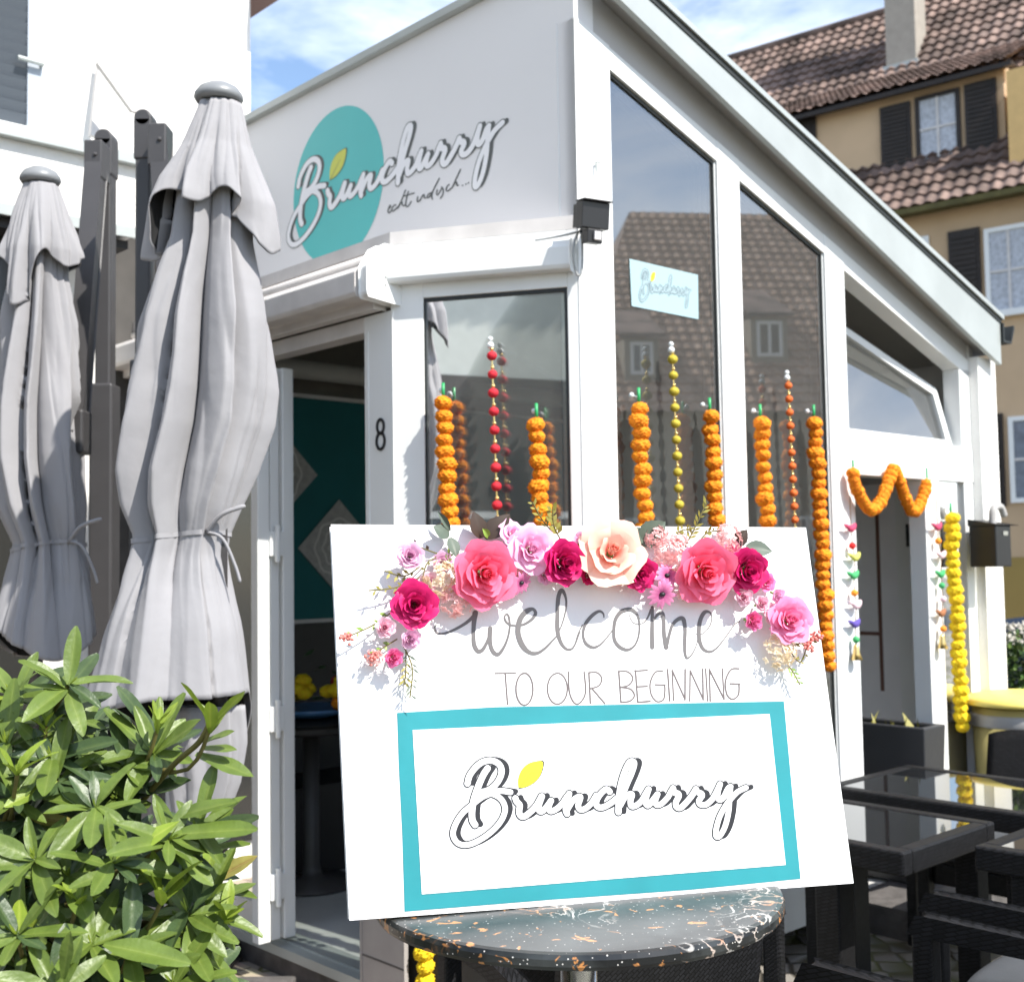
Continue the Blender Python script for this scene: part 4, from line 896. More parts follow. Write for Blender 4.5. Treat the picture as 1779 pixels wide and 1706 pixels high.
def petal(mb, c, a, b, n, phi, r0, W, H, curl, lean, seed, nu=8, nv=7, ruff=.11):
    rn = random.Random(seed); p1, p2 = rn.uniform(0, 6), rn.uniform(0, 6)
    def fn(u, v):
        x = 2*u-1; wv = math.sin(math.pi*(.12+.46*v))**.75
        ang = phi+x*W*wv
        rad = r0*(.35+.65*v**.6)+lean*v*v+curl*max(0, v-.6)**2*3-.10*r0*x*x*v+ruff*r0*math.sin(5*x+p1)*v*v
        h = H*(v-.10*v*v)*(1-.28*curl/(abs(H)+1e-6)*max(0, v-.6))-H*.42*abs(x)**2.4*v*v-H*.10*x*x*v+ruff*.6*H*math.sin(7*x+p2)*v**3
        return c+(a*math.cos(ang)+b*math.sin(ang))*rad+n*h
    mb.grid(fn, nu, nv, tint=lambda u, v: min(1, .1+.9*v))
def rose(px, py, Rp, kind, name, tx=0., ty=0., opened=1., h0=.006, seed=0, label=None, nl=5):
    rw = Rp*.84/FPX*(BP(px, py)[1]); h0 = h0*1.9+.016; a, b, n = frame(tx, ty); c = BP(px, py, h0); rn = random.Random(seed*13+5); mb = MB()
    c = BP(px, py, h0)
    H = rw*(1.05 if opened < .8 else .85)
    for k in range(nl):
        f = k/(nl-1); cnt = 3+int(2.2*f+.5); r0 = rw*(.16+.70*f**1.05)*(.9 if opened < .8 else 1)
        for j in range(cnt):
            ph_ = 2*math.pi*j/cnt+k*1.1+rn.uniform(-.15, .15)
            petal(mb, c+n*rw*.02*rn.uniform(-1, 1), a, b, n, ph_, r0*rn.uniform(.93, 1.07), (3.0/cnt)*1.42*rn.uniform(.9, 1.1), H*(1.12-.62*f)*rn.uniform(.92, 1.08), rw*.30*f*opened, rw*.18*f*opened, rn.random()*1e6)
    # tight spiral heart
    def heart(u, v):
        ang = u*5.2*math.pi; r_ = rw*(.025+.13*u)*(1+.25*v); return c+(a*math.cos(ang)+b*math.sin(ang))*r_+n*(H*(.35+.80*v*(1-.22*u)))
    mb.grid(heart, 60, 4, tint=lambda u, v: .15+.6*v*u)
    ob = mb.build(name, PET[kind], fg, smooth=True)
    if label: ob['label'] = label
    s = MB(); 
    for j in range(5):
        t = 2*math.pi*j/5+seed; d = a*math.cos(t)+b*math.sin(t); e = -a*math.sin(t)+b*math.cos(t)
        s.add([c-n*.004, c+d*rw*.35+e*rw*.13-n*.003, c+d*rw*.75-n*.002, c+d*rw*.35-e*rw*.13-n*.003], [(0, 1, 2, 3)])
    s.tube([c-n*h0*.8, c+n*H*.1], rw*.14, 6); s.build('sepal', M['lleaf'], ob)
    return ob
rose(839, 995, 58, 'coral', 'rose', .1, -.25, 1.05, .012, 1, 'large coral pink rose at the left', 6)
rose(1222, 992, 56, 'coral', 'rose', -.05, -.35, 1.0, .012, 2, 'large coral pink rose at the right', 6)
rose(1060, 962, 56, 'cream', 'rose', -.1, .1, 1.35, .014, 3, 'large peach cream rose with open petals', 4)
rose(975, 978, 45, 'crimson', 'rose', .15, -.15, .75, .012, 4, 'round crimson rose in the middle', 6)
rose(1294, 990, 42, 'crimson', 'rose', .1, -.3, .8, .010, 5, 'crimson rose beside the dark leaves at the right', 6)
rose(920, 955, 44, 'pale', 'rose', .1, -.1, .95, .008, 6, 'pale pink rose between coral and crimson', 5)
rose(888, 930, 26, 'pale', 'rose', .3, .3, 1.2, .004, 26, 'pale pink rose half hidden behind', 4)
rose(1368, 1078, 42, 'pink', 'rose', .0, -.05, .9, .008, 7, 'bright pink rose at the right end', 6)
rose(720, 1050, 40, 'crimson', 'peony', -.1, -.1, 1.1, .010, 8, 'ruffled crimson peony at the left end', 6)
rose(1110, 995, 31, 'crimson', 'rose', .1, -.35, .95, .008, 9, 'small crimson rose under the peach one', 5)
rose(712, 966, 27, 'lilac', 'rose', -.05, 0, .8, .010, 10, 'small lilac rose at the upper left', 5)
for i, (x, y, r_, k_, l_) in enumerate(((668, 1090, 23, 'bud', 'pinkish white bud, upper of the left three'), (712, 1109, 23, 'lilac', 'pale lilac bud of the left three'), (683, 1142, 21, 'hot', 'hot pink bud, lowest at the left'),
    (1292, 1037, 20, 'bud', 'whitish pink bud under the crimson rose'), (1322, 1049, 18, 'bud', None), (1350, 1034, 17, 'pale', None), (1306, 1078, 22, 'hot', 'hot pink bud at the end of the word'))):
    rose(x, y, r_, k_, 'ranunculus_bud', random.uniform(-.3, .3), random.uniform(-.5, 0), .45, .007, 30+i, l_, 5)
def cluster(px, py, Rp, kind, seed, label):
    rw = Rp/FPX*BP(px, py)[1]; c = BP(px, py, .016); rn = random.Random(seed); mb = MB(); a, b, n = frame()
    for k in range(64):
        t = rn.uniform(0, 6.283); q = math.sqrt(rn.random()); d = (a*math.cos(t)+b*math.sin(t))*q+n*(.62*math.sqrt(max(0, 1.05-q*q)))
        o_ = c+d*rw; fn = d/np.linalg.norm(d); e = np.cross(fn, A3(rn.uniform(-1, 1), rn.uniform(-1, 1), rn.uniform(-1, 1))); e /= np.linalg.norm(e); f = np.cross(fn, e); s = rw*rn.uniform(.2, .32)
        for j in range(4):
            w_ = 1.5708*j; u = e*math.cos(w_)+f*math.sin(w_); v = -e*math.sin(w_)+f*math.cos(w_)
            mb.add([o_, o_+u*s*.5+v*s*.4+fn*s*.2, o_+u*s+fn*s*.35, o_+u*s*.5-v*s*.4+fn*s*.2], [(0, 1, 2, 3)], 0, [.1, .7, 1, .7])
    ob = mb.build('hydrangea', PET[kind], fg); ob['label'] = label
    for k in range(10): pass
cluster(768, 1008, 34, 'hydc', 1, 'cream hydrangea cluster at the left'); cluster(792, 1040, 32, 'hyd', 2, 'blush hydrangea cluster at the left')
cluster(1166, 958, 34, 'hyd', 3, 'blush hydrangea cluster in the middle right'); cluster(1262, 938, 26, 'hyd', 5, 'blush hydrangea behind the right coral rose'); cluster(1352, 1133, 30, 'hydc', 4, 'cream hydrangea at the right end')
cluster(650, 1142, 15, 'hyd', 6, 'little blush sprig among the left buds')
for i_, (x_, y_, r__, k_) in enumerate(((880, 968, 24, 'pale'), (1020, 1000, 18, 'crimson'), (1012, 938, 20, 'pale'), (1090, 975, 22, 'hot'), (1268, 960, 22, 'pink'), (770, 975, 18, 'lilac'), (745, 1010, 18, 'bud'), (1330, 1012, 18, 'hot'), (1338, 1065, 20, 'bud'), (945, 1000, 18, 'pale'))):
    rose(x_, y_, r__, k_, 'filler_rose', random.uniform(-.4, .4), random.uniform(-.5, .2), .9, .0, 60+i_, None, 4)
cluster(905, 985, 20, 'hyd', 16, 'blush hydrangea tucked under the pale pink rose'); cluster(1140, 935, 22, 'hyd', 17, 'blush hydrangea beside the grey-green leaf'); cluster(1190, 1030, 16, 'hyd', 18, 'small blush cluster below the daisies')
def daisy(px, py, Rp, seed, tx, ty):
    rw = Rp/FPX*BP(px, py)[1]; a, b, n = frame(tx, ty); c = BP(px, py, .030); mb = MB(); rn = random.Random(seed)
    for j in range(13):
        t = 2*math.pi*j/13+rn.uniform(-.1, .1); d = a*math.cos(t)+b*math.sin(t); e = -a*math.sin(t)+b*math.cos(t); L_ = rw*rn.uniform(.9, 1.1)
        mb.grid(lambda u, v: c+d*L_*v+e*(u-.5)*rw*.36*math.sin(math.pi*(.12+.8*v))+n*(.12*rw*math.sin(3*v)-.03*rw*abs(u-.5)), 4, 6, tint=lambda u, v: v)
    ob = mb.build('daisy', PET['daisy'], fg, smooth=True); k = MB(); k.ball(c+n*rw*.06, rw*.22, 8, 0, .7); k.build('flower_eye', M['printblack'], ob, smooth=True)
daisy(1150, 1032, 26, 1, 0, -.35); daisy(1158, 1000, 24, 2, .2, .1); daisy(905, 1012, 22, 3, .5, -.5)
def fleaf(p0, p1, wd, m, seed=0, bend=.006, lift=.012, name='leaf'):
    lift += .014; A = BP(*p0, lift*.6); B = BP(*p1, lift); d = B-A; L_ = np.linalg.norm(d); e = np.cross(bN, d/L_); rn = random.Random(seed); tw = rn.uniform(-.5, .5)
    W = wd/FPX*A[1]
    mb = MB(); mb.grid(lambda u, v: A+d*v+(e+bN*tw)*(2*u-1)*W*math.sin(math.pi*min(1, .05+.95*v)**.85)*(1+.04*math.sin(40*v))+bN*(bend*math.sin(3.1*v)-.004*(1-abs(2*u-1))*math.sin(math.pi*v)), 6, 12)
    return mb.build(name, m, fg, smooth=True)
for i, (p0, p1, w_, m) in enumerate((((836, 935), (822, 888), 17, 'dleaf'), ((842, 935), (886, 893), 18, 'dleaf'), ((780, 932), (752, 914), 15, 'gleaf'), ((782, 922), (760, 888), 6, 'gleaf'), ((782, 934), (794, 970), 12, 'gleaf'),
    ((1112, 945), (1156, 906), 24, 'gleaf'), ((1120, 940), (1090, 918), 15, 'gleaf'), ((1272, 950), (1298, 920), 13, 'dleaf'), ((1296, 950), (1342, 958), 15, 'gleaf'), ((1262, 1005), (1290, 955), 9, 'oleaf'), ((1264, 985), (1282, 1008), 9, 'oleaf'), ((1000, 965), (1012, 940), 9, 'oleaf'), ((850, 935), (838, 918), 7, 'lleaf'))):
    fleaf(p0, p1, w_, M[m], i)
def sprig(pts, leafm, n_=9, ln=14, seed=0, wd=3.2, tip=None):
    rn = random.Random(seed); c = spline([BP(x, y, h*1.5+.004) for x, y, h in pts], 6); mb = MB(); mb.tube(c, .0013, 5)
    ob = mb.build('sprig', M['stem'], fg); lf = MB()
    for k in range(n_):
        q = c[int((.25+.75*k/n_)*(len(c)-1))]; t = rn.uniform(-1, 1); d = (c[-1]-c[0]); d /= np.linalg.norm(d); e = np.cross(bN, d)*(1 if k % 2 else -1)
        L_ = ln/FPX*q[1]*rn.uniform(.7, 1.2); v = d*.75+e*.7+bN*rn.uniform(-.1, .5); v /= np.linalg.norm(v); s = np.cross(v, bN)*L_*wd/ln
        lf.add([q, q+v*L_*.5+s, q+v*L_, q+v*L_*.5-s], [(0, 1, 2, 3)])
    lf.build('sprig_leaf', leafm, ob)
    if tip:
        t = MB(); c2 = c[-1]
        for k in range(26):
            o_ = c2+bX*rn.gauss(0, .006)+bY*rn.gauss(0, .006)+bN*rn.uniform(0, .012); t.ball(o_, .0028, 4)
        t.build('tiny_bud', PET[tip], ob, smooth=True)
sprig([(975, 940, .005), (962, 912, .014), (960, 880, .02)], M['oleaf'], 15, 17, 1, 4.5); sprig([(960, 925, .006), (940, 900, .012), (925, 872, .016)], M['oleaf'], 10, 14, 2, 2.5)
sprig([(1190, 950, .006), (1208, 915, .014), (1228, 872, .02)], M['oleaf'], 14, 15, 3, 2.6); sprig([(1175, 945, .006), (1178, 925, .01), (1200, 918, .014)], M['oleaf'], 9, 13, 31, 3); sprig([(1215, 940, .006), (1230, 925, .01), (1252, 922, .014)], M['oleaf'], 9, 12, 32, 3)
sprig([(740, 975, .006), (705, 1000, .012), (668, 992, .016)], M['oleaf'], 8, 16, 4, 3); sprig([(735, 1000, .006), (690, 1020, .013), (640, 1026, .018)], M['oleaf'], 8, 13, 5, 2.4)
sprig([(760, 962, .004), (728, 950, .012), (722, 944, .014)], M['dleaf'], 3, 10, 6); sprig([(775, 965, .004), (745, 975, .012), (735, 1000, .014)], M['stem'], 3, 9, 7)
sprig([(690, 1056, .004), (650, 1085, .012), (600, 1108, .02)], M['lleaf'], 7, 14, 8, 3, 'coralb'); sprig([(690, 1110, .004), (662, 1128, .01), (648, 1140, .014)], M['lleaf'], 6, 15, 9, 4, 'coralb')
sprig([(700, 1120, .004), (716, 1160, .012), (712, 1212, .012)], M['gleaf'], 12, 20, 10, 2.2); sprig([(705, 1125, .004), (705, 1165, .008), (702, 1190, .01)], M['oleaf'], 8, 16, 11, 2.4)
sprig([(1360, 1115, .005), (1392, 1118, .012), (1416, 1108, .016)], M['oleaf'], 10, 11, 12, 2.4, 'coralb'); sprig([(1372, 1130, .005), (1390, 1150, .01), (1402, 1122, .014)], M['oleaf'], 6, 10, 13, 2.4, 'coralb')
sprig([(1366, 1150, .005), (1378, 1168, .01), (1390, 1190, .012)], M['lleaf'], 8, 14, 14, 2.6)
sprig([(760, 1000, .004), (775, 975, .012), (782, 960, .014)], M['lleaf'], 6, 12, 15, 3)

# ---------------------------------------------------------------- closed cantilever parasols
def parasol(rows, Y, flap_rows, cap, mast, arm, label, ties, seed, skirt_front, lower=None, flap_low=None):
    """rows: photo measurements (height line, left, right) of the furled canopy turned into real half widths at depth Y"""
    rn = random.Random(seed)
    def prof(rows):
        out = []
        for (y, xl, xr) in rows:
            a, b = atY(xl, y, Y), atY(xr, y, Y); out.append(((a[2]+b[2])/2, (a[0]+b[0])/2, (b[0]-a[0])/2))
        return out
    P_ = prof(rows); zt_, zb_ = P_[0][0], P_[-1][0]
    cx0 = P_[0][1]
    root = thing('cantilever_parasol', label, 'parasol', (mast[0][0], mast[0][1], 0), 'closed grey cantilever parasols')
    def interp(PR, z):
        for (z0, x0, w0), (z1, x1, w1) in zip(PR, PR[1:]):
            if z1 <= z <= z0:
                f = (z0-z)/(z0-z1+1e-9); f2 = f; return x0+(x1-x0)*f2, w0+(w1-w0)*f2
        return (PR[-1][1:] if z < PR[-1][0] else PR[0][1:])
    NF = 7; ph0 = rn.uniform(0, 6.28); wob = [rn.uniform(0, 6.28) for _ in range(8)]
    ztie = ties
    def cr_(a, z):      # crisp creases in the cloth
        p = Vector((1.5*math.cos(a)+seed, 1.5*math.sin(a), z*.9)); q = Vector((3.1*math.cos(a), 3.1*math.sin(a)+seed, z*2.0+.6*math.sin(a)))
        return (1-.75*sm(ztie-.05, ztie-.30, z))*.115*max(0, 1-3.2*abs(mnoise.noise(p)))+(1-.5*sm(ztie-.05, ztie-.30, z))*.05*max(0, 1-3.5*abs(mnoise.noise(q)))
    def fold(a, z, depth, nf=NF):
        aw = a+.22*math.sin(a*2+wob[0])+.12*math.sin(3*a+wob[1])+.10*math.sin(2.6*z+wob[2])+.05*math.sin(6*z+a+wob[6])
        t = (nf*aw/6.2832+ph0+.10*math.sin(3.1*z+wob[5])); i = math.floor(t); t -= i; sk = .66+.16*math.sin(2.3*i+wob[3])
        k = t/sk if t < sk else (1-t)/(1-sk)
        k = k**(.8 if i % 2 else 1.1)
        am = .85+.30*math.sin(1.9*i+wob[7])
        k2 = abs(math.sin(nf*aw*1.5+wob[3]+2.2*z))
        return 1-depth*am*(1-k)-depth*.05*k2-cr_(a, z)+.012*math.sin(9*z+3*a+wob[4])*math.sin(4*z+2*a)
    def surf(PR, zt, zbf, depthf, n=300, m=110, dz=.9, tint=None, sx=1., inset=0.):
        mb = MB()
        def fn(u, v):
            a = 2*math.pi*u; zb = zbf(a); z = zt+(zb-zt)*v; cx, w_ = interp(PR, max(z, PR[-1][0])); d = depthf(z); r_ = fold(a, z, d)
            w_ = w_-inset; return A3(cx+w_*sx*math.cos(a)*r_, Y+w_*dz*math.sin(a)*r_, z)
        mb.grid(fn, n, m, closed=True); return mb
    dmain = lambda z: .10+.55*sm(zt_, zt_-.5, z)*(1-.55*sm(ztie+.35, ztie-.05, z))+.10*math.exp(-((z-ztie)/.07)**2) if z > ztie-.12 else .10+.27*math.exp(-(ztie-.12-z)/.13)+.08*sm(ztie-.1, ztie-.6, z)
    def zbot(a):   # hem: short towards the viewer, long corners elsewhere
        return skirt_front(a)
    mb = surf(P_, zt_, zbot, dmain); can = mb.build('canopy', M['fabric'], root, smooth=True, solid=.003)
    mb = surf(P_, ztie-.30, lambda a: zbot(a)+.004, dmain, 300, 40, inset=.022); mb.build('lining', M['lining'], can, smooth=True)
    if lower:
        PL = prof(lower); mb = surf(PL, PL[0][0], lambda a: PL[-1][0]+.06*math.cos(2*a+1), lambda z: .35, 120, 24, .30); mb.build('inner_fold', M['fabric'], can, smooth=True, solid=.003)
    PF = prof(flap_rows); ftop = PF[0][0]
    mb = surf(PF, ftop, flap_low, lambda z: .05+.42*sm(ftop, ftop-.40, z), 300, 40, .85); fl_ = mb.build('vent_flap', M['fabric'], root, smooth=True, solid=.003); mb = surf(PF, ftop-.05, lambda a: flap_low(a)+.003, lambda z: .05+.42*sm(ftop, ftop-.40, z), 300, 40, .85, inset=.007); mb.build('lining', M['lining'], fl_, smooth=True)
    # cap
    (cx_, cy_, cw) = cap; q = atY(cx_, cy_, Y); r_ = cw/2/FPX*Y
    mb = MB(); mb.lathe(A3(q[0], Y, q[2]), [(r_*.9, -.012), (r_, 0), (r_*.97, .012), (r_*.8, .030), (r_*.45, .045), (.002, .05)], 40); mb.build('top_cap', mat('grey_cap_plastic', (.20, .21, .22), .4), root, smooth=True)
    # tie strap with two loose ends
    cx, w_ = interp(P_, ztie); mb = MB(); vs = []
    def st(u, v):
        a = 2*math.pi*u; return A3(cx+(w_*fold(a, ztie, dmain(ztie))+.008)*math.cos(a), Y+(w_*fold(a, ztie, dmain(ztie))*.9+.008)*math.sin(a), ztie+.014*(.5-v)+.018*math.cos(a+.6))
    mb.grid(st, 120, 2, closed=True)
    e = st(.90, .5)
    mb.tube(spline([e, e+A3(.05, -.02, .05), e+A3(.12, -.02, .075)], 5), [.007]*10+[.004], 6); mb.tube(spline([e, e+A3(.05, -.01, -.02), e+A3(.085, 0, -.10), e+A3(.10, 0, -.15)], 5), [.005]*15+[.003], 6)
    mb.build('tie_strap', M['fabric'], root, smooth=True)
    # mast and folded arm
    (b0, t0, w0) = mast
    mb = MB(); mb.box(A3(t0[0]-w0/2, t0[1]-w0/2, .0), A3(w0, 0, 0), A3(0, w0*1.2, 0), A3(0, 0, t0[2]-.1)); mb.build('mast', M['anth'], root, bevel=.008)
    mb = MB(); mb.box(A3(t0[0]-w0*.58, t0[1]-w0*.6, t0[2]-.16), A3(w0*1.16, 0, 0), A3(0, w0*1.4, 0), A3(0, 0, .15)); mb.tube([A3(t0[0], t0[1]-w0*.6, t0[2]-.01), A3(t0[0], t0[1]+w0*.8, t0[2]-.01)], w0*.58, 20); mb.build('mast_head', M['anth'], root, bevel=.006)
    mb = MB(); mb.box(A3(t0[0]-w0*.75, t0[1]-w0*.8, 0), A3(w0*1.5, 0, 0), A3(0, w0*1.7, 0), A3(0, 0, ztie+.65)); mb.build('mast_sleeve', M['anth'], root, bevel=.01)
    (p0, p1, wa_) = arm; d = p1-p0; s_ = A3(wa_, 0, 0); mb = MB(); mb.prism([p0-s_/2, p0+s_/2, p1+s_/2, p1-s_/2], A3(0, wa_*1.4, 0)); ar = mb.build('arm', M['anth'], root, bevel=.006)
    mb = MB(); mb.box(p1+A3(-wa_*.75, -wa_*.2, -.10), A3(wa_*1.5, 0, 0), A3(0, wa_*1.8, 0), A3(0, 0, .16)); mb.ball(p1+A3(.0, -wa_*.25, -.02), .010, 8); mb.build('arm_joint', M['anth'], ar, bevel=.01)
    mb = MB(); mb.box(p0+A3(-wa_*.65, -wa_*.25, -.11), A3(wa_*1.3, 0, 0), A3(0, wa_*1.9, 0), A3(0, 0, .15)); mb.ball(p0+A3(.01, -wa_*.27, -.02), .008, 8); mb.build('arm_head', M['anth'], ar, bevel=.006)
    mb = MB(); mb.box(A3(t0[0]-.45, t0[1]-.45, .0), A3(.9, 0, 0), A3(0, .9, 0), A3(0, 0, .07)); mb.build('base_slab', M['concrete'], root, bevel=.01)
    mb = MB(); q1 = atY((rows[0][1]+rows[0][2])/2, rows[0][0], Y); mb.tube([A3(q1[0], Y, .75), A3(q1[0], Y, q1[2])], .022, 12); mb.build('centre_pole', M['anth'], root, smooth=True)
    return root
Y1 = 3.62
rows1 = [(182, 344, 420), (260, 310, 436), (330, 300, 440), (420, 285, 444), (490, 252, 462), (560, 226, 476), (680, 205, 484), (740, 199, 478), (820, 193, 452), (880, 205, 424), (932, 228, 402), (965, 220, 398), (1000, 206, 404), (1080, 182, 420), (1160, 160, 430), (1230, 140, 440), (1290, 140, 440), (1400, 200, 430), (1520, 300, 370)]
z_ = lambda y: atY(330, y, Y1)[2]
hem1 = lambda a: z_(1205)+(z_(1232)-z_(1205))*max(0, -math.cos(a))+ (0 if math.sin(a) < .1 else (z_(1330)-z_(1205))*sm(.1, .7, math.sin(a)))
m1 = atY(252, 205, 4.25); 
parasol(rows1, Y1, [(184, 344, 421), (260, 306, 440), (320, 262, 468), (360, 244, 486), (430, 230, 496), (520, 222, 504)], (380, 172, 86), ((m1[0], m1[1]), A3(m1[0], m1[1], m1[2]), .055), (atY(274, 235, 4.12), atY(300, 700, 4.0), .05),
        'closed grey parasol in front of the café door, the nearer, fully visible one', z_(936), 3, hem1, [(1226, 262, 430), (1290, 262, 434), (1360, 285, 422), (1440, 300, 390), (1500, 318, 345)],
        lambda a: z_(352)+(z_(425)-z_(352))*(.5-.5*math.cos(2*(a+.25)))**2*(0.0)+(z_(440)-z_(352))*(abs(math.cos(a+.06))**5)+.03*math.sin(5*a+.5)-.01)
Y2 = 4.25
z2 = lambda y: atY(80, y, Y2)[2]
rows2 = [(322, 40, 100), (400, 28, 112), (480, 18, 118), (570, -2, 138), (700, -22, 152), (800, -24, 158), (880, -10, 158), (945, 18, 150), (1000, 5, 160), (1080, -12, 165), (1140, -20, 168), (1180, -20, 168)]
m2 = atY(184, 240, 4.75)
parasol(rows2, Y2, [(324, 38, 103), (380, 14, 122), (440, -8, 146), (500, -16, 152), (560, -16, 152)], (70, 314, 70), ((m2[0], m2[1]), A3(m2[0], m2[1], m2[2]), .062), (atY(163, 262, 4.62), atY(126, 740, 4.3), .055),
        'closed grey parasol at the left edge, partly cut off and farther back', z2(950), 11, lambda a: z2(1120)+.05*math.sin(2*a+.3), None,
        lambda a: z2(455)+(z2(530)-z2(455))*math.exp(-((a-4.45)/.42)**2)+.03*math.sin(4*a))
# ---------------------------------------------------------------- rhododendron shrub in the foreground
def leafmat(name, rib, blade, edge, trans=.22, rough=.34):
    m = bpy.data.materials.new(name); m.use_nodes = True; MATS[name] = m
    n = m.node_tree; b = n.nodes['Principled BSDF']; b.inputs['Roughness'].default_value = rough; b.inputs['Specular IOR Level'].default_value = .5
    a = n.nodes.new('ShaderNodeAttribute'); a.attribute_name = 'tint'
    q = n.nodes.new('ShaderNodeValToRGB'); q.color_ramp.elements.new(.5)
    for e, (p, c) in zip(q.color_ramp.elements, ((0, blade), (.82, edge), (.97, rib))): e.position = p; e.color = (*c, 1)
    t = n.nodes.new('ShaderNodeTexCoord'); x = n.nodes.new('ShaderNodeTexNoise'); x.inputs['Scale'].default_value = 26; x.inputs['Detail'].default_value = 5
    mm = n.nodes.new('ShaderNodeMix'); mm.data_type = 'RGBA'; mm.blend_type = 'MULTIPLY'; mm.inputs[0].default_value = .55
    n.links.new(t.outputs['Object'], x.inputs['Vector']); n.links.new(a.outputs['Fac'], q.inputs[0]); n.links.new(q.outputs[0], mm.inputs[6])
    g = n.nodes.new('ShaderNodeValToRGB'); g.color_ramp.elements[0].position = .3; g.color_ramp.elements[1].position = .62; g.color_ramp.elements[0].color = (.45, .5, .4, 1)
    n.links.new(x.outputs[0], g.inputs[0]); n.links.new(g.outputs[0], mm.inputs[7]); n.links.new(mm.outputs[2], b.inputs['Base Color'])
    k = n.nodes.new('ShaderNodeBump'); k.inputs['Strength'].default_value = .25; k.inputs['Distance'].default_value = .004
    x2 = n.nodes.new('ShaderNodeTexNoise'); x2.inputs['Scale'].default_value = 120; n.links.new(t.outputs['Object'], x2.inputs['Vector']); n.links.new(x2.outputs[0], k.inputs['Height']); n.links.new(k.outputs[0], b.inputs['Normal'])
    mixs(m, b, trans, (*blade, 1)); return m
LM = [leafmat('shaded_mature_leaf', (.09, .13, .05), (.052, .088, .030), (.07, .11, .035), .14, .42), leafmat('sunny_leaf', (.20, .26, .07), (.125, .185, .032), (.15, .21, .036), .22, .42), leafmat('young_leaf', (.36, .44, .08), (.23, .32, .035), (.28, .36, .05), .3, .45), leafmat('yellowed_leaf', (.34, .30, .08), (.26, .23, .05), (.22, .15, .04), .2, .5)]  # mature and sunny tones carry shade and sunlight in the leaf colour
rnd = random.Random(12)
def blade(mb, o, d, nrm, L_, W, curve, fold_, mi, nu=6, nv=9, twist=0.):
    d = d/np.linalg.norm(d); nrm = nrm-d*np.dot(nrm, d); nrm /= np.linalg.norm(nrm)+1e-9; s = np.cross(d, nrm); s = s*math.cos(twist)+nrm*math.sin(twist); nn = np.cross(s, d)
    wv = rnd.uniform(0, 6)
    def fn(u, v):
        x = 2*u-1; w_ = W*(math.sin(math.pi*min(1, .03+.955*v**1.12))**.62)
        return o+d*L_*v+s*x*w_+nn*(abs(x)*w_*fold_-curve*L_*v*v+.015*L_*math.sin(9*v+wv)*x*abs(x))
    mb.grid(fn, nu, nv, mi, tint=lambda u, v: .97 if abs(2*u-1) < .05 else .0)
shrub = thing('rhododendron_shrub', 'glossy green rhododendron shrub filling the lower left foreground', 'shrub', A3(-.95, 2.15, 0))
ENV = [(-420, 1230), (-200, 1180), (-60, 1190), (40, 1200), (120, 1190), (170, 1230), (230, 1290), (290, 1340), (330, 1400), (355, 1480), (360, 1560), (350, 1640), (335, 1720), (300, 1950)]
def envtop(x):
    for (x0, y0), (x1, y1) in zip(ENV, ENV[1:]):
        if x0 <= x <= x1: return y0+(y1-y0)*(x-x0)/(x1-x0+1e-9)
    return 9999
fol = MB(); stm = MB(); axis = A3(-.95, 2.25, 0)
def rosette(q, axd, n_, L_, op, mix_, young=0.):
    axd = axd/np.linalg.norm(axd); a = np.cross(axd, A3(.3, .2, 1)); a /= np.linalg.norm(a); b = np.cross(axd, a); t0 = rnd.uniform(0, 6)
    for k in range(n_):
        t = t0+2.4*k; e = op*rnd.uniform(.75, 1.15)+.05*k; d = axd*math.cos(e)+(a*math.cos(t)+b*math.sin(t))*math.sin(e)
        l = L_*rnd.uniform(.58, 1.16); mi = 2 if rnd.random() < young else (1 if rnd.random() < mix_ else (3 if rnd.random() < .03 else 0))
        blade(fol, q+axd*rnd.uniform(-.012, .006), d, axd*.9+A3(0, 0, .4), l, l*rnd.uniform(.125, .165), rnd.uniform(-.06, .22), rnd.uniform(.03, .55), mi, twist=rnd.uniform(-.35, .35))
    for k in range(3):
        t = rnd.uniform(0, 6); d = axd+(a*math.cos(t)+b*math.sin(t))*.25; blade(fol, q, d, a, L_*.3, L_*.022, .05, .2, 2, 2, 4)
    c = axis.copy(); c[2] = q[2]-.25; v = c-q; stm.tube(spline([q, q-axd*.05+v*.08, q+v*.35-A3(0, 0, .02), q+v*.8-A3(0, 0, .12)], 4), [.0032]*6+[.006]*7, 6, cap=False)
EXP = [(24, 1168, 1.9), (118, 1150, 1.86), (85, 1200, 1.9), (138, 1226, 1.92), (92, 1275, 1.84), (167, 1360, 1.78), (195, 1458, 1.72), (293, 1418, 1.76), (30, 1582, 1.66), (268, 1268, 1.9), (270, 1245, 1.95), (160, 1600, 1.7), (225, 1610, 1.72), (120, 1480, 1.74), (30, 1340, 1.8), (330, 1600, 1.8), (60, 1450, 1.72), (310, 1440, 1.8), (345, 1400, 1.82), (100, 1680, 1.62), (300, 1665, 1.75), (12, 1250, 1.84), (215, 1290, 1.88), (350, 1540, 1.84)]
for x, y, Yd in [(a_, b_+42, c_) for a_, b_, c_ in EXP]:
    q = atY(x, y, Yd); out = q-axis; out[2] = 0; out /= np.linalg.norm(out)
    rosette(q, out*.45+A3(.12, -.35, .85)+A3(rnd.gauss(0, .25), rnd.gauss(0, .15), 0), 9, .094, 1.12, .8, .08)
N_ = 0
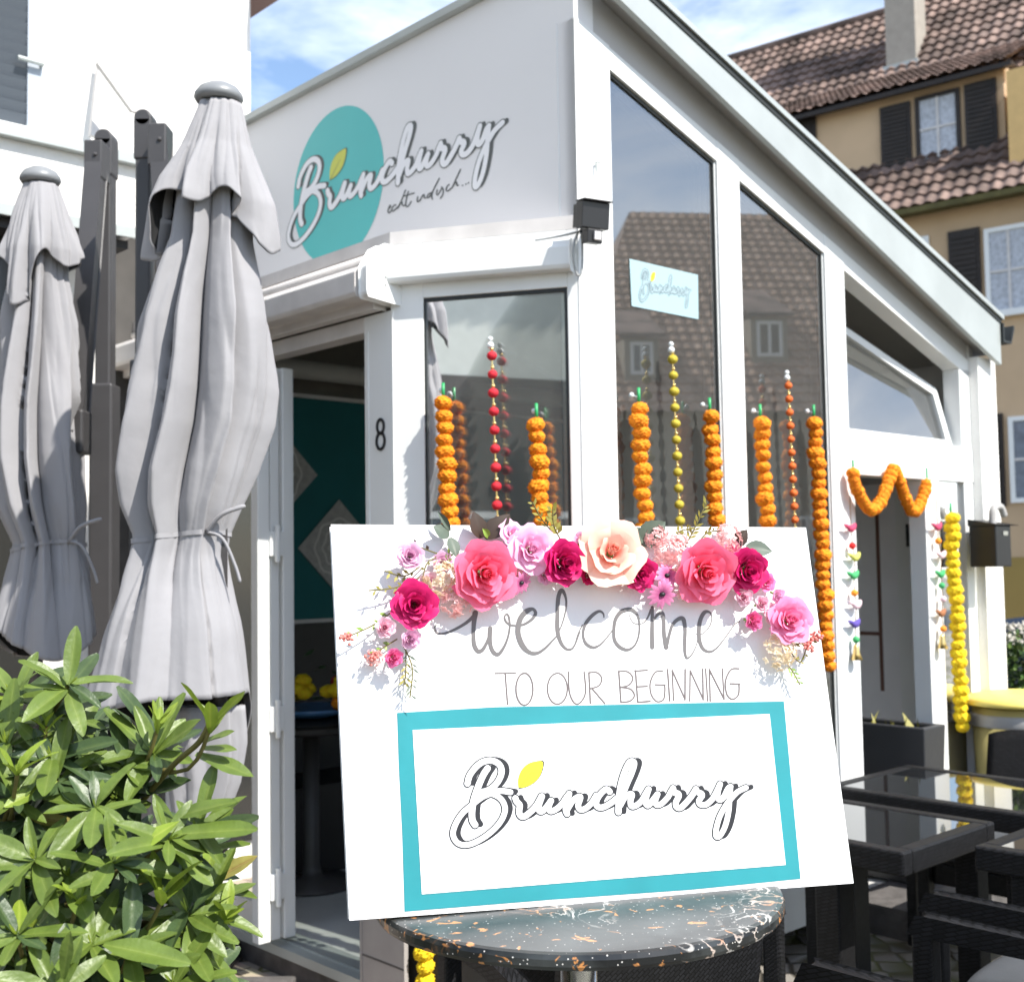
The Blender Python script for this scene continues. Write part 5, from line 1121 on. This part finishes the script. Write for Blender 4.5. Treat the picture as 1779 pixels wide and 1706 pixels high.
while N_ < 150:
    x = rnd.uniform(-380, 360); y = rnd.uniform(1120, 1900)
    if y < envtop(x)+75: continue
    N_ += 1; e = min(1, (y-envtop(x))/260.); Yd = 2.02-.26*math.sqrt(e)+rnd.uniform(-.03, .28)
    q = atY(x, y, Yd); out = q-axis; out[2] = 0; out /= np.linalg.norm(out)+1e-6
    rosette(q, out*.5+A3(.05, -.25, .75)+A3(rnd.gauss(0, .3), rnd.gauss(0, .2), 0), 8, .090, 1.15, .45 if Yd < 1.9 else .15, .04)
for x, y, Yd, L_ in ((366, 1262, 1.8, .078), (283, 1560, 1.74, .07), (30, 1345, 1.76, .055), (133, 1572, 1.7, .05), (275, 1262, 1.86, .05), (80, 1262, 1.84, .045), (390, 1600, 1.84, .06)):
    q = atY(x, y, Yd); rosette(q, A3(.12, -.15, 1)+A3(rnd.gauss(0, .1), 0, 0), 6, L_, .55, 1, 1.)
stm.tube(spline([atY(366, 1252, 1.8), atY(345, 1290, 1.82), atY(300, 1330, 1.86), atY(240, 1400, 1.95)], 6), [.0045]*18+[.007], 7)
for k in range(3): stm.tube(spline([A3(-.95+.1*k, 2.2, .0), A3(-.92+.05*k, 2.2, .45), A3(-.85-.12*k, 2.15, .9)], 6), [.02]*13, 8)
for x, y, x1, y1, Yd in ((352, 1290, 405, 1268, 1.83), (350, 1300, 410, 1300, 1.84), (340, 1310, 440, 1345, 1.84), (300, 1450, 445, 1435, 1.78), (390, 1610, 372, 1690, 1.82), (330, 1600, 395, 1660, 1.8), (330, 1600, 415, 1635, 1.82), (262, 1690, 345, 1655, 1.7), (300, 1420, 408, 1388, 1.8), (180, 1640, 330, 1668, 1.68), (110, 1700, 120, 1620, 1.6)):
    a, b = atY(x, y, Yd), atY(x1, y1, Yd-.02); blade(fol, a, b-a, A3(.1, -.5, .8), np.linalg.norm(b-a), np.linalg.norm(b-a)*.15, .05, .2, 1)
fol.build('foliage', LM, shrub, smooth=True); stm.build('stem', M['stem'], shrub, smooth=True)

# ---------------------------------------------------------------- rattan furniture on the right
e1, e2 = -dL, dR
def rtable(o, L1, L2, label, legs, zt=.74, group='black rattan tables with glass tops'):
    t = thing('rattan_table', label, 'table', A3(o[0], o[1], 0), group); o = A3(o[0], o[1], 0); f_ = .055; h = .075
    mb = MB()
    mb.box(o+Z*(zt-h), e1*L1, e2*f_, Z*h); mb.box(o+e2*(L2-f_)+Z*(zt-h), e1*L1, e2*f_, Z*h)
    mb.box(o+e2*f_+Z*(zt-h), e1*f_, e2*(L2-2*f_), Z*(h-.0005)); mb.box(o+e2*f_+e1*(L1-f_)+Z*(zt-h), e1*f_, e2*(L2-2*f_), Z*(h-.0005))
    mb.build('table_frame', M['rattan'], t, bevel=.008)
    mb = MB(); mb.box(o+(e1+e2)*(f_+.001)+Z*(zt-.012), e1*(L1-2*f_-.002), e2*(L2-2*f_-.002), Z*.008); mb.build('glass_top', M['tableglass'], t)
    for (a, b, w_) in legs:
        mb = MB(); mb.box(o+e1*a+e2*b, e1*w_, e2*w_, Z*(zt-h-.0005)); mb.build('leg', M['rattan'], t, bevel=.006)
    return t
A_ = onz(1570, 1481, .74); NL = .70
F_ = onz(1427, 1364, .74)
rtable(A_-e1*NL, NL, .60, 'black rattan table with glass top just right of the welcome board', ((.35, .05, .09), (.01, .01, .07), (.60, .5, .08), (.01, .5, .08)))
rtable(F_, 1.0, .66, 'black rattan table with glass top nearest the side door, reflecting the yellow garland', ((.02, .0, .11), (.02, .58, .045), (.9, .02, .09), (.9, .58, .07)))
B_ = onz(1692, 1468, .74)
rtable(B_, .8, .42, 'black rattan table with glass top cut off by the right edge', ((.1, .02, .07), (.1, .34, .07), (.7, .02, .07), (.7, .34, .07)))
def chair(at, ang, label):
    """origin: floor under the middle of the front edge; +y of the chair points to its front"""
    c = thing('rattan_armchair', label, 'chair', A3(*at, 0), 'black rattan armchairs'); f = yawv(ang); s = A3(f[1], -f[0], 0); o = A3(*at, 0); hw = .26
    for k in (-1, 1):
        mb = MB(); a0 = o+s*(hw*k-.035); mb.box(a0-f*.06, s*.05, f*.06, Z*.645)
        mb.prism([a0-f*.0+Z*.646, a0-f*.08+Z*.646, a0-f*.30+Z*.650, a0-f*.54+Z*.62, a0-f*.54+Z*.655, a0-f*.30+Z*.685, a0-f*.02+Z*.685][::1], s*.05); mb.build('armrest', M['rattan'], c, bevel=.008)
        mb = MB(); mb.box(o+s*(hw*k-.03)-f*.56, s*.06, f*.06, Z*.62); mb.build('rear_leg', M['rattan'], c, bevel=.006)
    mb = MB(); mb.box(o-s*(hw-.036)-f*.53+Z*.30, s*(2*hw-.072), f*.50, Z*.085); mb.build('seat', M['rattan'], c, bevel=.008)
    mb = MB()
    mb.grid(lambda u, v: o+s*((u-.5)*2*(hw-.045))-f*(.05+.46*v)+Z*(.40+.09*(math.sin(math.pi*min(1, max(0, u)))**.25)*(math.sin(math.pi*v)**.25)), 18, 18); mb.build('cushion', M['cushion'], c, smooth=True)
    mb = MB(); b0 = o-s*hw-f*.56+Z*.36
    mb.grid(lambda u, v: b0+s*2*hw*u-f*(.10*v+.03*math.sin(math.pi*u))+Z*(.50*v-.03*(2*u-1)**4*v), 14, 10); mb.build('backrest', M['rattan'], c, smooth=True, solid=.045)
    return c
az = math.degrees(math.atan2(dL[0], dL[1]))
cB, cC = onz(1575, 1603, .67), onz(1420, 1672, .67)
sep = cB-cC; sep /= np.linalg.norm(sep)
a1_ = (cB+cC)/2; ch = chair((a1_[0], a1_[1]), az, 'black rattan armchair with grey cushion at the bottom edge, pushed to the nearest table')
cA = onz(1610, 1558, .67); a2_ = cA+dR*.26
def dchair(at, ang, label): return dup(ch, A3(at[0], at[1], 0), -R(ang-az), label)
dchair(a2_, az, 'black rattan armchair with grey cushion at the right edge, beside the nearest one')
q = atY(1708, 1248, 5.4); f_ = yawv(227); s_ = A3(f_[1], -f_[0], 0); q = q-s_*.26+f_*.60; dchair((q[0], q[1]), 227, 'black rattan armchair behind the far table by the yellow-lidded bin')
dchair((.50, 3.55), 28, 'black rattan armchair in the shade behind the round table')
dchair((.05, 3.35), -25, 'black rattan armchair under the bay window, hidden behind the board')
# planter
pc = LP(-.12, 2.08, .0); pc0 = .13
pt = thing('planter_box', 'square anthracite planter box standing at the side door with a few sprouts', 'planter', pc)
W1, W2, HT = .60, .20, .72
mb = MB()
def prect(i, z): return [LP(-.12+i, 2.08+i, z), LP(-.12+i, 2.08+W2-i, z), LP(-.12+W1-i, 2.08+W2-i, z), LP(-.12+W1-i, 2.08+i, z)]
a, b, c, d = prect(.03, pc0), prect(0, pc0+HT), prect(.035, pc0+HT), prect(.04, pc0+HT-.1)
vs = a+b+c+d; fs = [(0, 3, 2, 1)]
for k in range(3):
    for i in range(4): fs.append((4*k+i, 4*k+(i+1) % 4, 4*k+4+(i+1) % 4, 4*k+4+i))
mb.add(vs, fs); mb.build('box', mat('anthracite_planter', (.035, .036, .040), .5, var=.1, bump=.1), pt, bevel=.006)
mb = MB(); mb.add(prect(.036, pc0+HT-.07), [(0, 3, 2, 1)]); mb.build('soil', M['soil'], pt)
mb = MB(); rn = random.Random(3)
for k in range(30):
    q = LP(-.12+rn.uniform(.08, W1-.06), 2.08+rn.uniform(.06, W2-.06), pc0+HT-.07); d = A3(rn.gauss(0, .35), rn.gauss(0, .35), 1); L_ = rn.uniform(.04, .12); s = A3(rn.gauss(0, 1), rn.gauss(0, 1), 0)*.005
    mb.add([q, q+d*L_*.5+s, q+d*L_, q+d*L_*.5-s], [(0, 1, 2, 3)])
mb.build('sprouts', M['oleaf'], pt)
mb = MB(); mb.lbox(-.25, .1, rc1, RX, 0, .128); cpart(mb, 'door_step', M['concrete'])
# yellow-lidded bin, bush and car beyond the café
qb = atY(1768, 1212, 5.95)
bn = thing('yellow_lid_bin', 'bin with pale yellow lid in front of the end pillar of the café', 'bin', A3(qb[0], qb[1], 0))
mb = MB(); zb2 = qb[2]
mb.lathe(A3(qb[0], qb[1], zb2-.03), [(.235, 0), (.255, .004), (.255, .02), (.24, .04), (.15, .058), (.01, .066)], 40); mb.build('lid', M['binlid'], bn, smooth=True)
mb = MB(); mb.lathe(A3(qb[0], qb[1], 0), [(.17, 0), (.185, .02), (.215, zb2-.04), (.20, zb2-.04)], 40); mb.build('bin_body', M['binbody'], bn, smooth=True)
mb = MB(); mb.lathe(A3(qb[0], qb[1], zb2-.13), [(.222, 0), (.226, .01), (.226, .05), (.222, .06)], 40); mb.build('grip_band', mat('grey_band', (.3, .3, .3), .5), bn, smooth=True)
def leafball(name, c, rad, n_, L_, mats, root, seed, flat=.8):
    rn = random.Random(seed); mb = MB()
    for k in range(n_):
        d = A3(rn.gauss(0, 1), rn.gauss(0, 1), rn.gauss(0, 1)); d /= np.linalg.norm(d); r_ = rad*(rn.uniform(.25, 1)**.5)*(1+.22*math.sin(4*d[0]+3*d[1])*math.sin(5*d[2]+seed))
        q = c+A3(d[0]*r_[0], d[1]*r_[1], d[2]*r_[2]); e = d+A3(rn.gauss(0, .7), rn.gauss(0, .7), rn.gauss(.2, .6)); e /= np.linalg.norm(e); s = np.cross(e, A3(rn.gauss(0, 1), rn.gauss(0, 1), rn.gauss(0, 1))); s /= np.linalg.norm(s)+1e-9
        l = L_*rn.uniform(.6, 1.3); mb.add([q, q+e*l*.5+s*l*.28, q+e*l, q+e*l*.5-s*l*.28], [(0, 1, 2, 3)], rn.randrange(len(mats)))
    return mb.build(name, mats, root)
FL = [mat('bush_leaf', (.05, .105, .022), .5), mat('bush_leaf_light', (.12, .19, .045), .5), mat('bush_leaf_dark', (.022, .05, .014), .5)]
qh = atY(1788, 1150, 6.5); hb = thing('round_bush', 'small round green bush at the foot of the end pillar, behind the bin', 'bush', A3(qh[0], qh[1], 0))
leafball('foliage', A3(qh[0], qh[1], qh[2]-.05), A3(.25, .22, .21), 2400, .042, FL, hb, 5); mb = MB(); mb.tube([A3(qh[0], qh[1], 0), A3(qh[0], qh[1], qh[2])], .04, 8); mb.build('trunk', M['stem'], hb)
leafball('pale_blossom', A3(qh[0]-.04, qh[1]-.05, qh[2]+.15), A3(.15, .12, .06), 260, .03, [mat('grey_white_blossom', (.5, .47, .42), .7)], hb, 8)

# ---------------------------------------------------------------- ochre house beyond
H0 = ray(1650, 965)*19.; H0 = A3(H0[0], H0[1], 0); hX = A3(.788, -.616, 0); hN = A3(.616, .788, 0)
def HPt(a, d, z): return H0+hX*a+hN*d+Z*z
def hp(x, y, d=0.):
    q = onp(x, y, H0+hN*d, hN); v = q-H0; return float(np.dot(v, hX)), float(q[2])
oh = thing('ochre_house', 'ochre house with brown shutters and a tiled roof with a long dormer, across the street', 'house', H0)
ze = hp(1700, 338, -.35)[1]; TP = math.tan(R(50)); AL, AR = -9., 9.
def zmain(d): return ze+TP*(d+.35)
def hbox(mb, a0, a1, d0, d1, z0, z1): mb.box(HPt(a0, d0, z0), hX*(a1-a0), hN*(d1-d0), Z*(z1-z0))
zb1 = hp(1760, 968, 0)[1]
mb = MB(); hbox(mb, AL, AR, 0, 8, zb1, ze+.25); mb.build('wall', M['ochre'], oh)
mb = MB(); hbox(mb, AL, AR, -.02, 8, 0, zb1-.001); mb.build('base_wall', M['ochre2'], oh)
def tiles(name, o, du, dv, nu, nv, parent, hip=0.):
    """rows of curved roof tiles: o eave corner, du across, dv up the slope"""
    du, dv = np.asarray(du), np.asarray(dv); up = np.cross(du, dv); up /= np.linalg.norm(up); up = up if up[2] > 0 else -up
    S_ = 6; vs = []; fs = []; rn = random.Random(nu*7+nv); tt = []
    for j in range(nv):
        for e in (0, 1):
            for i in range(nu*S_+1):
                t = (i % S_)/S_; hgt = .021*math.cos(2*math.pi*t+.6)+(.045 if e == 0 else .0)
                q_ = (j+e*1.02)/nv; x_ = i/(nu*S_); vs.append(o+du*(x_ if not hip else max(x_, hip*q_))+dv*q_+up*hgt)
    m = nu*S_+1
    for j in range(nv):
        base = 2*j*m
        for i in range(nu*S_): fs.append((base+i, base+i+1, base+m+i+1, base+m+i))
        if j: 
            for i in range(nu*S_): fs.append((base-m+i, base-m+i+1, base+i+1, base+i))
    for i in range(nu*S_): fs.append((i+1, i, i, i+1)) if False else None
    rt = [rn.random() for _ in range(nu*nv*2+nu*4)]
    for j in range(nv):
        for e in (0, 1):
            for i in range(m): tt.append(rt[j*nu+min(nu-1, i//S_)])
    mb = MB(); mb.add(vs, [f for f in fs if f], 0, tt)
    m_ = MATS.get('clay_tile')
    if not m_:
        m_ = bpy.data.materials.new('clay_tile'); m_.use_nodes = True; MATS['clay_tile'] = m_; n = m_.node_tree; b = n.nodes['Principled BSDF']; b.inputs['Roughness'].default_value = .8
        a = n.nodes.new('ShaderNodeAttribute'); a.attribute_name = 'tint'; t = n.nodes.new('ShaderNodeTexCoord'); x = n.nodes.new('ShaderNodeTexNoise'); x.inputs['Scale'].default_value = 1.6; x.inputs['Detail'].default_value = 8
        q = n.nodes.new('ShaderNodeValToRGB'); q.color_ramp.elements[0].color = (.15, .105, .088, 1); q.color_ramp.elements[1].color = (.29, .20, .165, 1)
        g_ = n.nodes.new('ShaderNodeValToRGB'); g_.color_ramp.elements[0].position = .36; g_.color_ramp.elements[1].position = .6; g_.color_ramp.elements[0].color = (.32, .30, .28, 1)
        mm = n.nodes.new('ShaderNodeMix'); mm.data_type = 'RGBA'; mm.blend_type = 'MULTIPLY'; mm.inputs[0].default_value = 1
        n.links.new(a.outputs['Fac'], q.inputs[0]); n.links.new(t.outputs['Object'], x.inputs['Vector']); n.links.new(x.outputs[0], g_.inputs[0]); n.links.new(q.outputs[0], mm.inputs[6]); n.links.new(g_.outputs[0], mm.inputs[7]); n.links.new(mm.outputs[2], b.inputs['Base Color'])
    return mb.build(name, m_, parent)
# depth of the ridge: where the sight line to it meets the main roof
dr = 2.
for k in range(60):
    zr = hp(1400, 64, dr)[1]; dr += (zr-zmain(dr))*.25/TP if abs(zr-zmain(dr)) > .005 else 0
zr = zmain(dr)
roofH = tiles('roof', HPt(AL, -.35, ze), hX*(AR-AL), hN*(dr+.35)+Z*(zr-ze), int((AR-AL)/.20), int((dr+.35)*math.hypot(1, TP)/.27), oh)
mb = MB(); mb.add([HPt(AL, dr, zr), HPt(AR, dr, zr), HPt(AR, dr*2+.35, ze), HPt(AL, dr*2+.35, ze)], [(0, 1, 2, 3)]); mb.build('rear_roof', MATS['clay_tile'], roofH)
mb = MB(); mb.tube([HPt(AL, dr, zr+.02), HPt(AR, dr, zr+.02)], .09, 10); mb.build('ridge_tiles', MATS['clay_tile'], roofH, smooth=True)
mb = MB(); hbox(mb, AL, AR, -.40, -.30, ze-.10, ze-.01); hbox(mb, AL, AR, -.30, .0, ze-.05, ze-.02); mb.build('eave_board', mat('mossy_eave', (.10, .09, .03), .9, var=.4), oh)
# dormer
d1 = .55; zd0 = zmain(d1)-.1; zd1 = hp(1650, 160, d1)[1]; aL, aR = hp(1385, 230, d1)[0]-1.2, hp(1746, 200, d1)[0]
zde = hp(1560, 152, d1-.3)[1]
mb = MB(); hbox(mb, aL, aR, d1, d1+2.5, zd0, zd1+.25); dm = mb.build('dormer', M['ochre'], oh)
TD = math.tan(R(27)); dm_ = (zde-ze-TP*.35-TD*(d1-.3)*-1*-1)/(TP-TD) if False else None
dd = d1-.3
for k in range(200):
    if zde+TD*(dd-(d1-.3)) <= zmain(dd): break
    dd += .05
dd = min(dd, dr-.05)
tiles('dormer_roof', HPt(aL-.3, d1-.3, zde), hX*(aR-aL+.5), hN*(dd-d1+.3)+Z*TD*(dd-d1+.3), int((aR-aL+.5)/.20), max(3, int((dd-d1+.3)*1.12/.25)), dm)
mb = MB(); mb.prism([HPt(aL-.3, d1-.28, zde-.10), HPt(aL-.3, d1+.1, zde-.10+.1), HPt(aL-.3, d1+.1, zde+.02), HPt(aL-.3, d1-.28, zde-.02)], hX*(aR-aL+.5)); mb.build('dormer_eave', M['brown'], dm)
def hwin(px, d, parent, frame_m, panes=(2, 2), name='window', gm='curtain'):
    (x0, y0, x1, y1) = px; a0, z1 = hp(x0, y0, d); a1, z0 = hp(x1, y1, d); f_ = .07
    mb = MB(); hbox(mb, a0, a1, d-.05, d, z0, z0+f_); hbox(mb, a0, a1, d-.05, d, z1-f_, z1); hbox(mb, a0, a0+f_, d-.05, d, z0+f_, z1-f_); hbox(mb, a1-f_, a1, d-.05, d, z0+f_, z1-f_)
    w_ = mb.build(name, frame_m, parent)
    mb = MB()
    for i in range(1, panes[0]): x = a0+(a1-a0)*i/panes[0]; hbox(mb, x-.02, x+.02, d-.045, d-.004, z0+f_, z1-f_)
    for i in range(1, panes[1]): z = z0+(z1-z0)*i/panes[1]; hbox(mb, a0+f_, a1-f_, d-.042, d-.005, z-.018, z+.018)
    if panes[0]+panes[1] > 2: mb.build('glazing_bar', M['white2'], w_)
    mb = MB(); hbox(mb, a0+f_, a1-f_, d-.02, d-.003, z0+f_, z1-f_); mb.build('pane', M[gm], w_)
    return w_
def shut(px, d, parent, label=None):
    (x0, y0, x1, y1) = px; a0, z1 = hp(x0, y0, d); a1, z0 = hp(x1, y1, d); mb = MB(); hbox(mb, a0, a1, d-.06, d-.01, z0, z1)
    for k in range(14): hbox(mb, a0+.05, a1-.05, d-.08, d-.0605, z0+(z1-z0)*(.05+.065*k), z0+(z1-z0)*(.09+.065*k))
    return mb.build('shutter', M['brown'], parent)
hwin((1590, 172, 1672, 272), d1, dm, M['brown']); shut((1530, 190, 1586, 288), d1, dm); shut((1676, 150, 1736, 262), d1, dm); shut((1372, 215, 1420, 262), d1, dm)
hwin((1710, 400, 1800, 540), 0, oh, M['white'], (2, 2)); shut((1648, 405, 1708, 540), 0, oh); shut((1802, 385, 1862, 520), 0, oh)
mb = MB(); a0, z0 = hp(1708, 545, 0); a1, _ = hp(1806, 545, 0); hbox(mb, a0, a1, -.12, 0, z0-.10, z0); mb.build('window_sill', M['white'], oh)
hwin((1752, 725, 1850, 870), 0, oh, M['white'], (2, 2), gm='pane'); shut((1700, 722, 1749, 880), 0, oh)
hwin((1560, 420, 1620, 560), 0, oh, M['white'], (2, 2))
mb = MB(); ac, zc = hp(1555, 85, dr-1.2); zc = zmain(dr-1.2)
ac0, ac1 = hp(1538, 60, dr-1.5)[0], hp(1590, 60, dr-1.5)[0]
hbox(mb, ac0, ac1, dr-1.5, dr-.9, zmain(dr-1.6)-.2, zr+2.2); chm = mb.build('chimney', mat('grey_chimney_render', (.34, .31, .27), .9, var=.15, bump=.2), roofH)
mb = MB(); hbox(mb, ac0-.05, ac1+.05, dr-1.56, dr-.85, zmain(dr-1.6)-.05, zmain(dr-1.6)+.15); mb.build('flashing', M['zinc'], chm)
aG = hp(1752, 200, .1)[0]
mb = MB(); hbox(mb, aG, aG+4, .05, 3, ze, hp(1770, 120, .1)[1]); mb.build('gable_wall', mat('sunlit_ochre_plaster', (.62, .42, .18), .9, var=.1), oh)  # sunlight on this gable is put into its own ochre tone
# parked car glimpsed past the pillar
qc = atY(1766, 1085, 12.5); cr_ = thing('parked_car', 'dark car with grey-blue windscreen parked in front of the ochre house', 'car', A3(qc[0], qc[1], 0))
cx_ = A3(.9, -.436, 0); cy_ = A3(.436, .9, 0); o = A3(qc[0]-.35, qc[1], 0)
def cp(x, y, z): return o+cx_*x+cy_*y+Z*z
sect = [(0, .35, .62), (.12, .3, .80), (1.0, .3, .92), (1.65, .3, 1.40), (2.9, .3, 1.42), (3.7, .3, .98), (4.1, .35, .85)]
mb = MB()
mb.prism([cp(x, 0, z) for x, b, z in sect]+[cp(4.12, 0, .3), cp(0, 0, .3)], cy_*1.7); mb.build('body', M['carpaint'], cr_, bevel=.09)
mb = MB(); mb.hexa([cp(1.02, .12, .935), cp(1.02, 1.58, .935), cp(1.05, 1.58, .93), cp(1.05, .12, .93), cp(1.60, .22, 1.385), cp(1.60, 1.48, 1.385), cp(1.63, 1.48, 1.38), cp(1.63, .22, 1.38)]); mb.build('windscreen', mat('blue_grey_glass', (.16, .19, .24), .08), cr_)
mb = MB(); mb.prism([cp(1.75, -.004, .95), cp(3.5, -.004, .98), cp(2.9, -.004, 1.34), cp(1.85, -.004, 1.34)], cy_*.01); mb.build('side_window', MATS['blue_grey_glass'], cr_)
for x in (.75, 3.3):
    mb = MB(); mb.lathe(cp(x, -.02, .31), [(.1, 0), (.31, .0), (.31, .2), (.1, .2)], 28, 0, cx_, Z, cy_); wl = mb.build('wheel', M['black'], cr_); mb = MB(); mb.lathe(cp(x, -.03, .31), [(.02, 0), (.2, .005), (.21, .03)], 20, 0, cx_, Z, cy_); mb.build('rim', M['chrome'], wl)
mb = MB(); mb.box(cp(.02, .25, .62), cx_*.1, cy_*.3, Z*.1); mb.build('headlight', M['suction'], cr_); mb = MB(); mb.box(cp(1.25, -.2, .98), cx_*.12, cy_*.2, Z*.12); mb.build('mirror', M['carpaint'], cr_)

# ---------------------------------------------------------------- street opposite the glazing (seen mirrored in the panes)
def tantile():
    m = MATS.get('tan_tile')
    if not m:
        m = MATS['clay_tile'].copy(); m.name = 'tan_tile'; MATS['tan_tile'] = m
        rs = [n for n in m.node_tree.nodes if n.type == 'VALTORGB']
        rs[0].color_ramp.elements[0].color = (.40, .26, .18, 1); rs[0].color_ramp.elements[1].color = (.58, .40, .29, 1); rs[1].color_ramp.elements[0].color = (.7, .66, .62, 1)
    return m
def mirror(q, p0, n): return q-2*np.dot(q-p0, n)*n
def mhouse(name, label, mpt, wallm, a, b, zeave, zridge, dback, wins, hip=0., tan=False, shop=0):
    """house given by its facade end points (a, b on the ground), roof rising behind to a ridge"""
    t = thing(name, label, 'house', (a+b)/2); ax = b-a; L_ = np.linalg.norm(ax); ax = ax/L_; nn = A3(-ax[1], ax[0], 0)
    if np.dot(nn, mpt-a) > 0: nn = -nn           # nn points away from the café
    mb = MB(); mb.box(a, ax*L_, nn*dback*2, Z*zeave); mb.build('wall', wallm, t)
    if shop: k_ = MB(); k_.box(a-nn*.03-ax*.02, ax*(L_+.04), nn*.029, Z*shop); k_.build('shop_front', mat('dark_shop_front', (.05, .045, .04), .6, var=.5, vscale=2), t)
    mb = MB()
    for s0, s1 in ((0, .25), (L_-.25, L_)): mb.prism([a+ax*s0+Z*(zeave+.001), a+ax*s0+nn*dback*2+Z*(zeave+.001), a+ax*s0+nn*dback+Z*(zridge-.15)], ax*(s1-s0))
    if not hip: mb.build('gable', wallm, t)
    else: k_ = MB(); k_.add([a-ax*.3-nn*.4+Z*(zeave-.32), a-ax*.3+nn*(2*dback+.4)+Z*(zeave-.32), a+ax*(hip*(L_+.6)-.3)+nn*dback+Z*(zridge-.02)], [(0, 1, 2)]); k_.build('hip_end', MATS['clay_tile'], t)
    sl = nn*(dback+.4)+Z*(zridge-zeave+.3)
    rf = tiles('roof', a-ax*.3-nn*.4+Z*(zeave-.3), ax*(L_+.6), sl, int(L_/.28), int(np.linalg.norm(sl)/.36), t, hip)
    if tan: rf.data.materials[0] = tantile()
    mb = MB(); mb.add([a+ax*(hip*(L_+.6)-.3)+nn*dback+Z*zridge, b+ax*.3+nn*dback+Z*zridge, b+ax*.3+nn*(2*dback+.4)+Z*(zeave-.3), a-ax*.3+nn*(2*dback+.4)+Z*(zeave-.3)], [(0, 1, 2, 3)]); mb.build('rear_roof', MATS['clay_tile'], rf)
    for (s, z, w_, h, dorm) in wins:
        d0 = -.05
        if dorm:
            d0 = (z-.2-zeave+.3)/(zridge-zeave+.3)*(dback+.4)-.4
            mb = MB(); o_ = a+ax*(s-.15)+nn*d0+Z*(z-.2); mb.box(o_, ax*(w_+.3), nn*2.2, Z*(h+.3)); dk = mb.build('dormer', wallm, t)
            mb = MB(); mb.box(o_-ax*.15-nn*.2+Z*(h+.3), ax*(w_+.6), nn*2.8+Z*1.3, Z*.09); mb.build('dormer_roof', MATS['clay_tile'], dk); par = dk
        else: par = t
        o_ = a+ax*s+nn*(d0-.03-(.05 if shop else 0))+Z*z
        mb = MB()
        for (x0, x1, z0, z1) in ((0, w_, 0, .09), (0, w_, h-.09, h), (0, .09, .09, h-.09), (w_-.09, w_, .09, h-.09), (w_/2-.04, w_/2+.04, .09, h-.09)): mb.box(o_+ax*x0+Z*z0, ax*(x1-x0), nn*.06, Z*(z1-z0))
        wn = mb.build('window', M['white'], par); mb = MB(); mb.box(o_+ax*.09+nn*.03+Z*.09, ax*(w_-.18), nn*.015, Z*(h-.18)); mb.build('pane', M['pane'], wn)
    return t
# points chosen in the mirrored view, brought back across the glass
nS = dL
def mside(x, y, dist):
    q = CAM+ray(x, y)*dist; return mirror(q, PP, nS)
DM = 30.
ma, mb_ = mside(1005, 980, DM), mside(1560, 960, DM+1); ma[2] = mb_[2] = 0
mz = lambda y, D: 1.63+(968-y)/FPX*D
mhouse('tiled_house', 'tan tiled house across the street to the right, mirrored in the tall panes', PP, mat('grey_beige_plaster', (.33, .29, .23), .9, var=.12), ma, mb_, mz(690, DM), mz(345, DM+6), 6.2,
       [(1.55, mz(645, DM+.8), .6, .85, True), (5.1, mz(610, DM+1.2), .7, .95, True), (1.0, 1.2, 1.1, 1.5, False), (3.2, 1.2, 1.1, 1.5, False), (5.4, 1.2, 1.1, 1.5, False)], .36, tan=True)
nF = nC
def mfac(x, y, dist): return mirror(CAM+ray(x, y)*dist, PP, nF)
fa, fb_ = mfac(560, 980, 15.), mfac(1180, 980, 17.); fa[2] = fb_[2] = 0
mhouse('grey_house', 'pale grey-green rendered house behind the viewer, mirrored in the bay window', PP, mat('grey_green_plaster', (.62, .65, .60), .9, var=.08), fa, fb_, 7.4, 10, 4., [(1.2, 1.0, 1.1, 1.3, False), (2.9, 1.0, 1.1, 1.3, False)], shop=4.1)
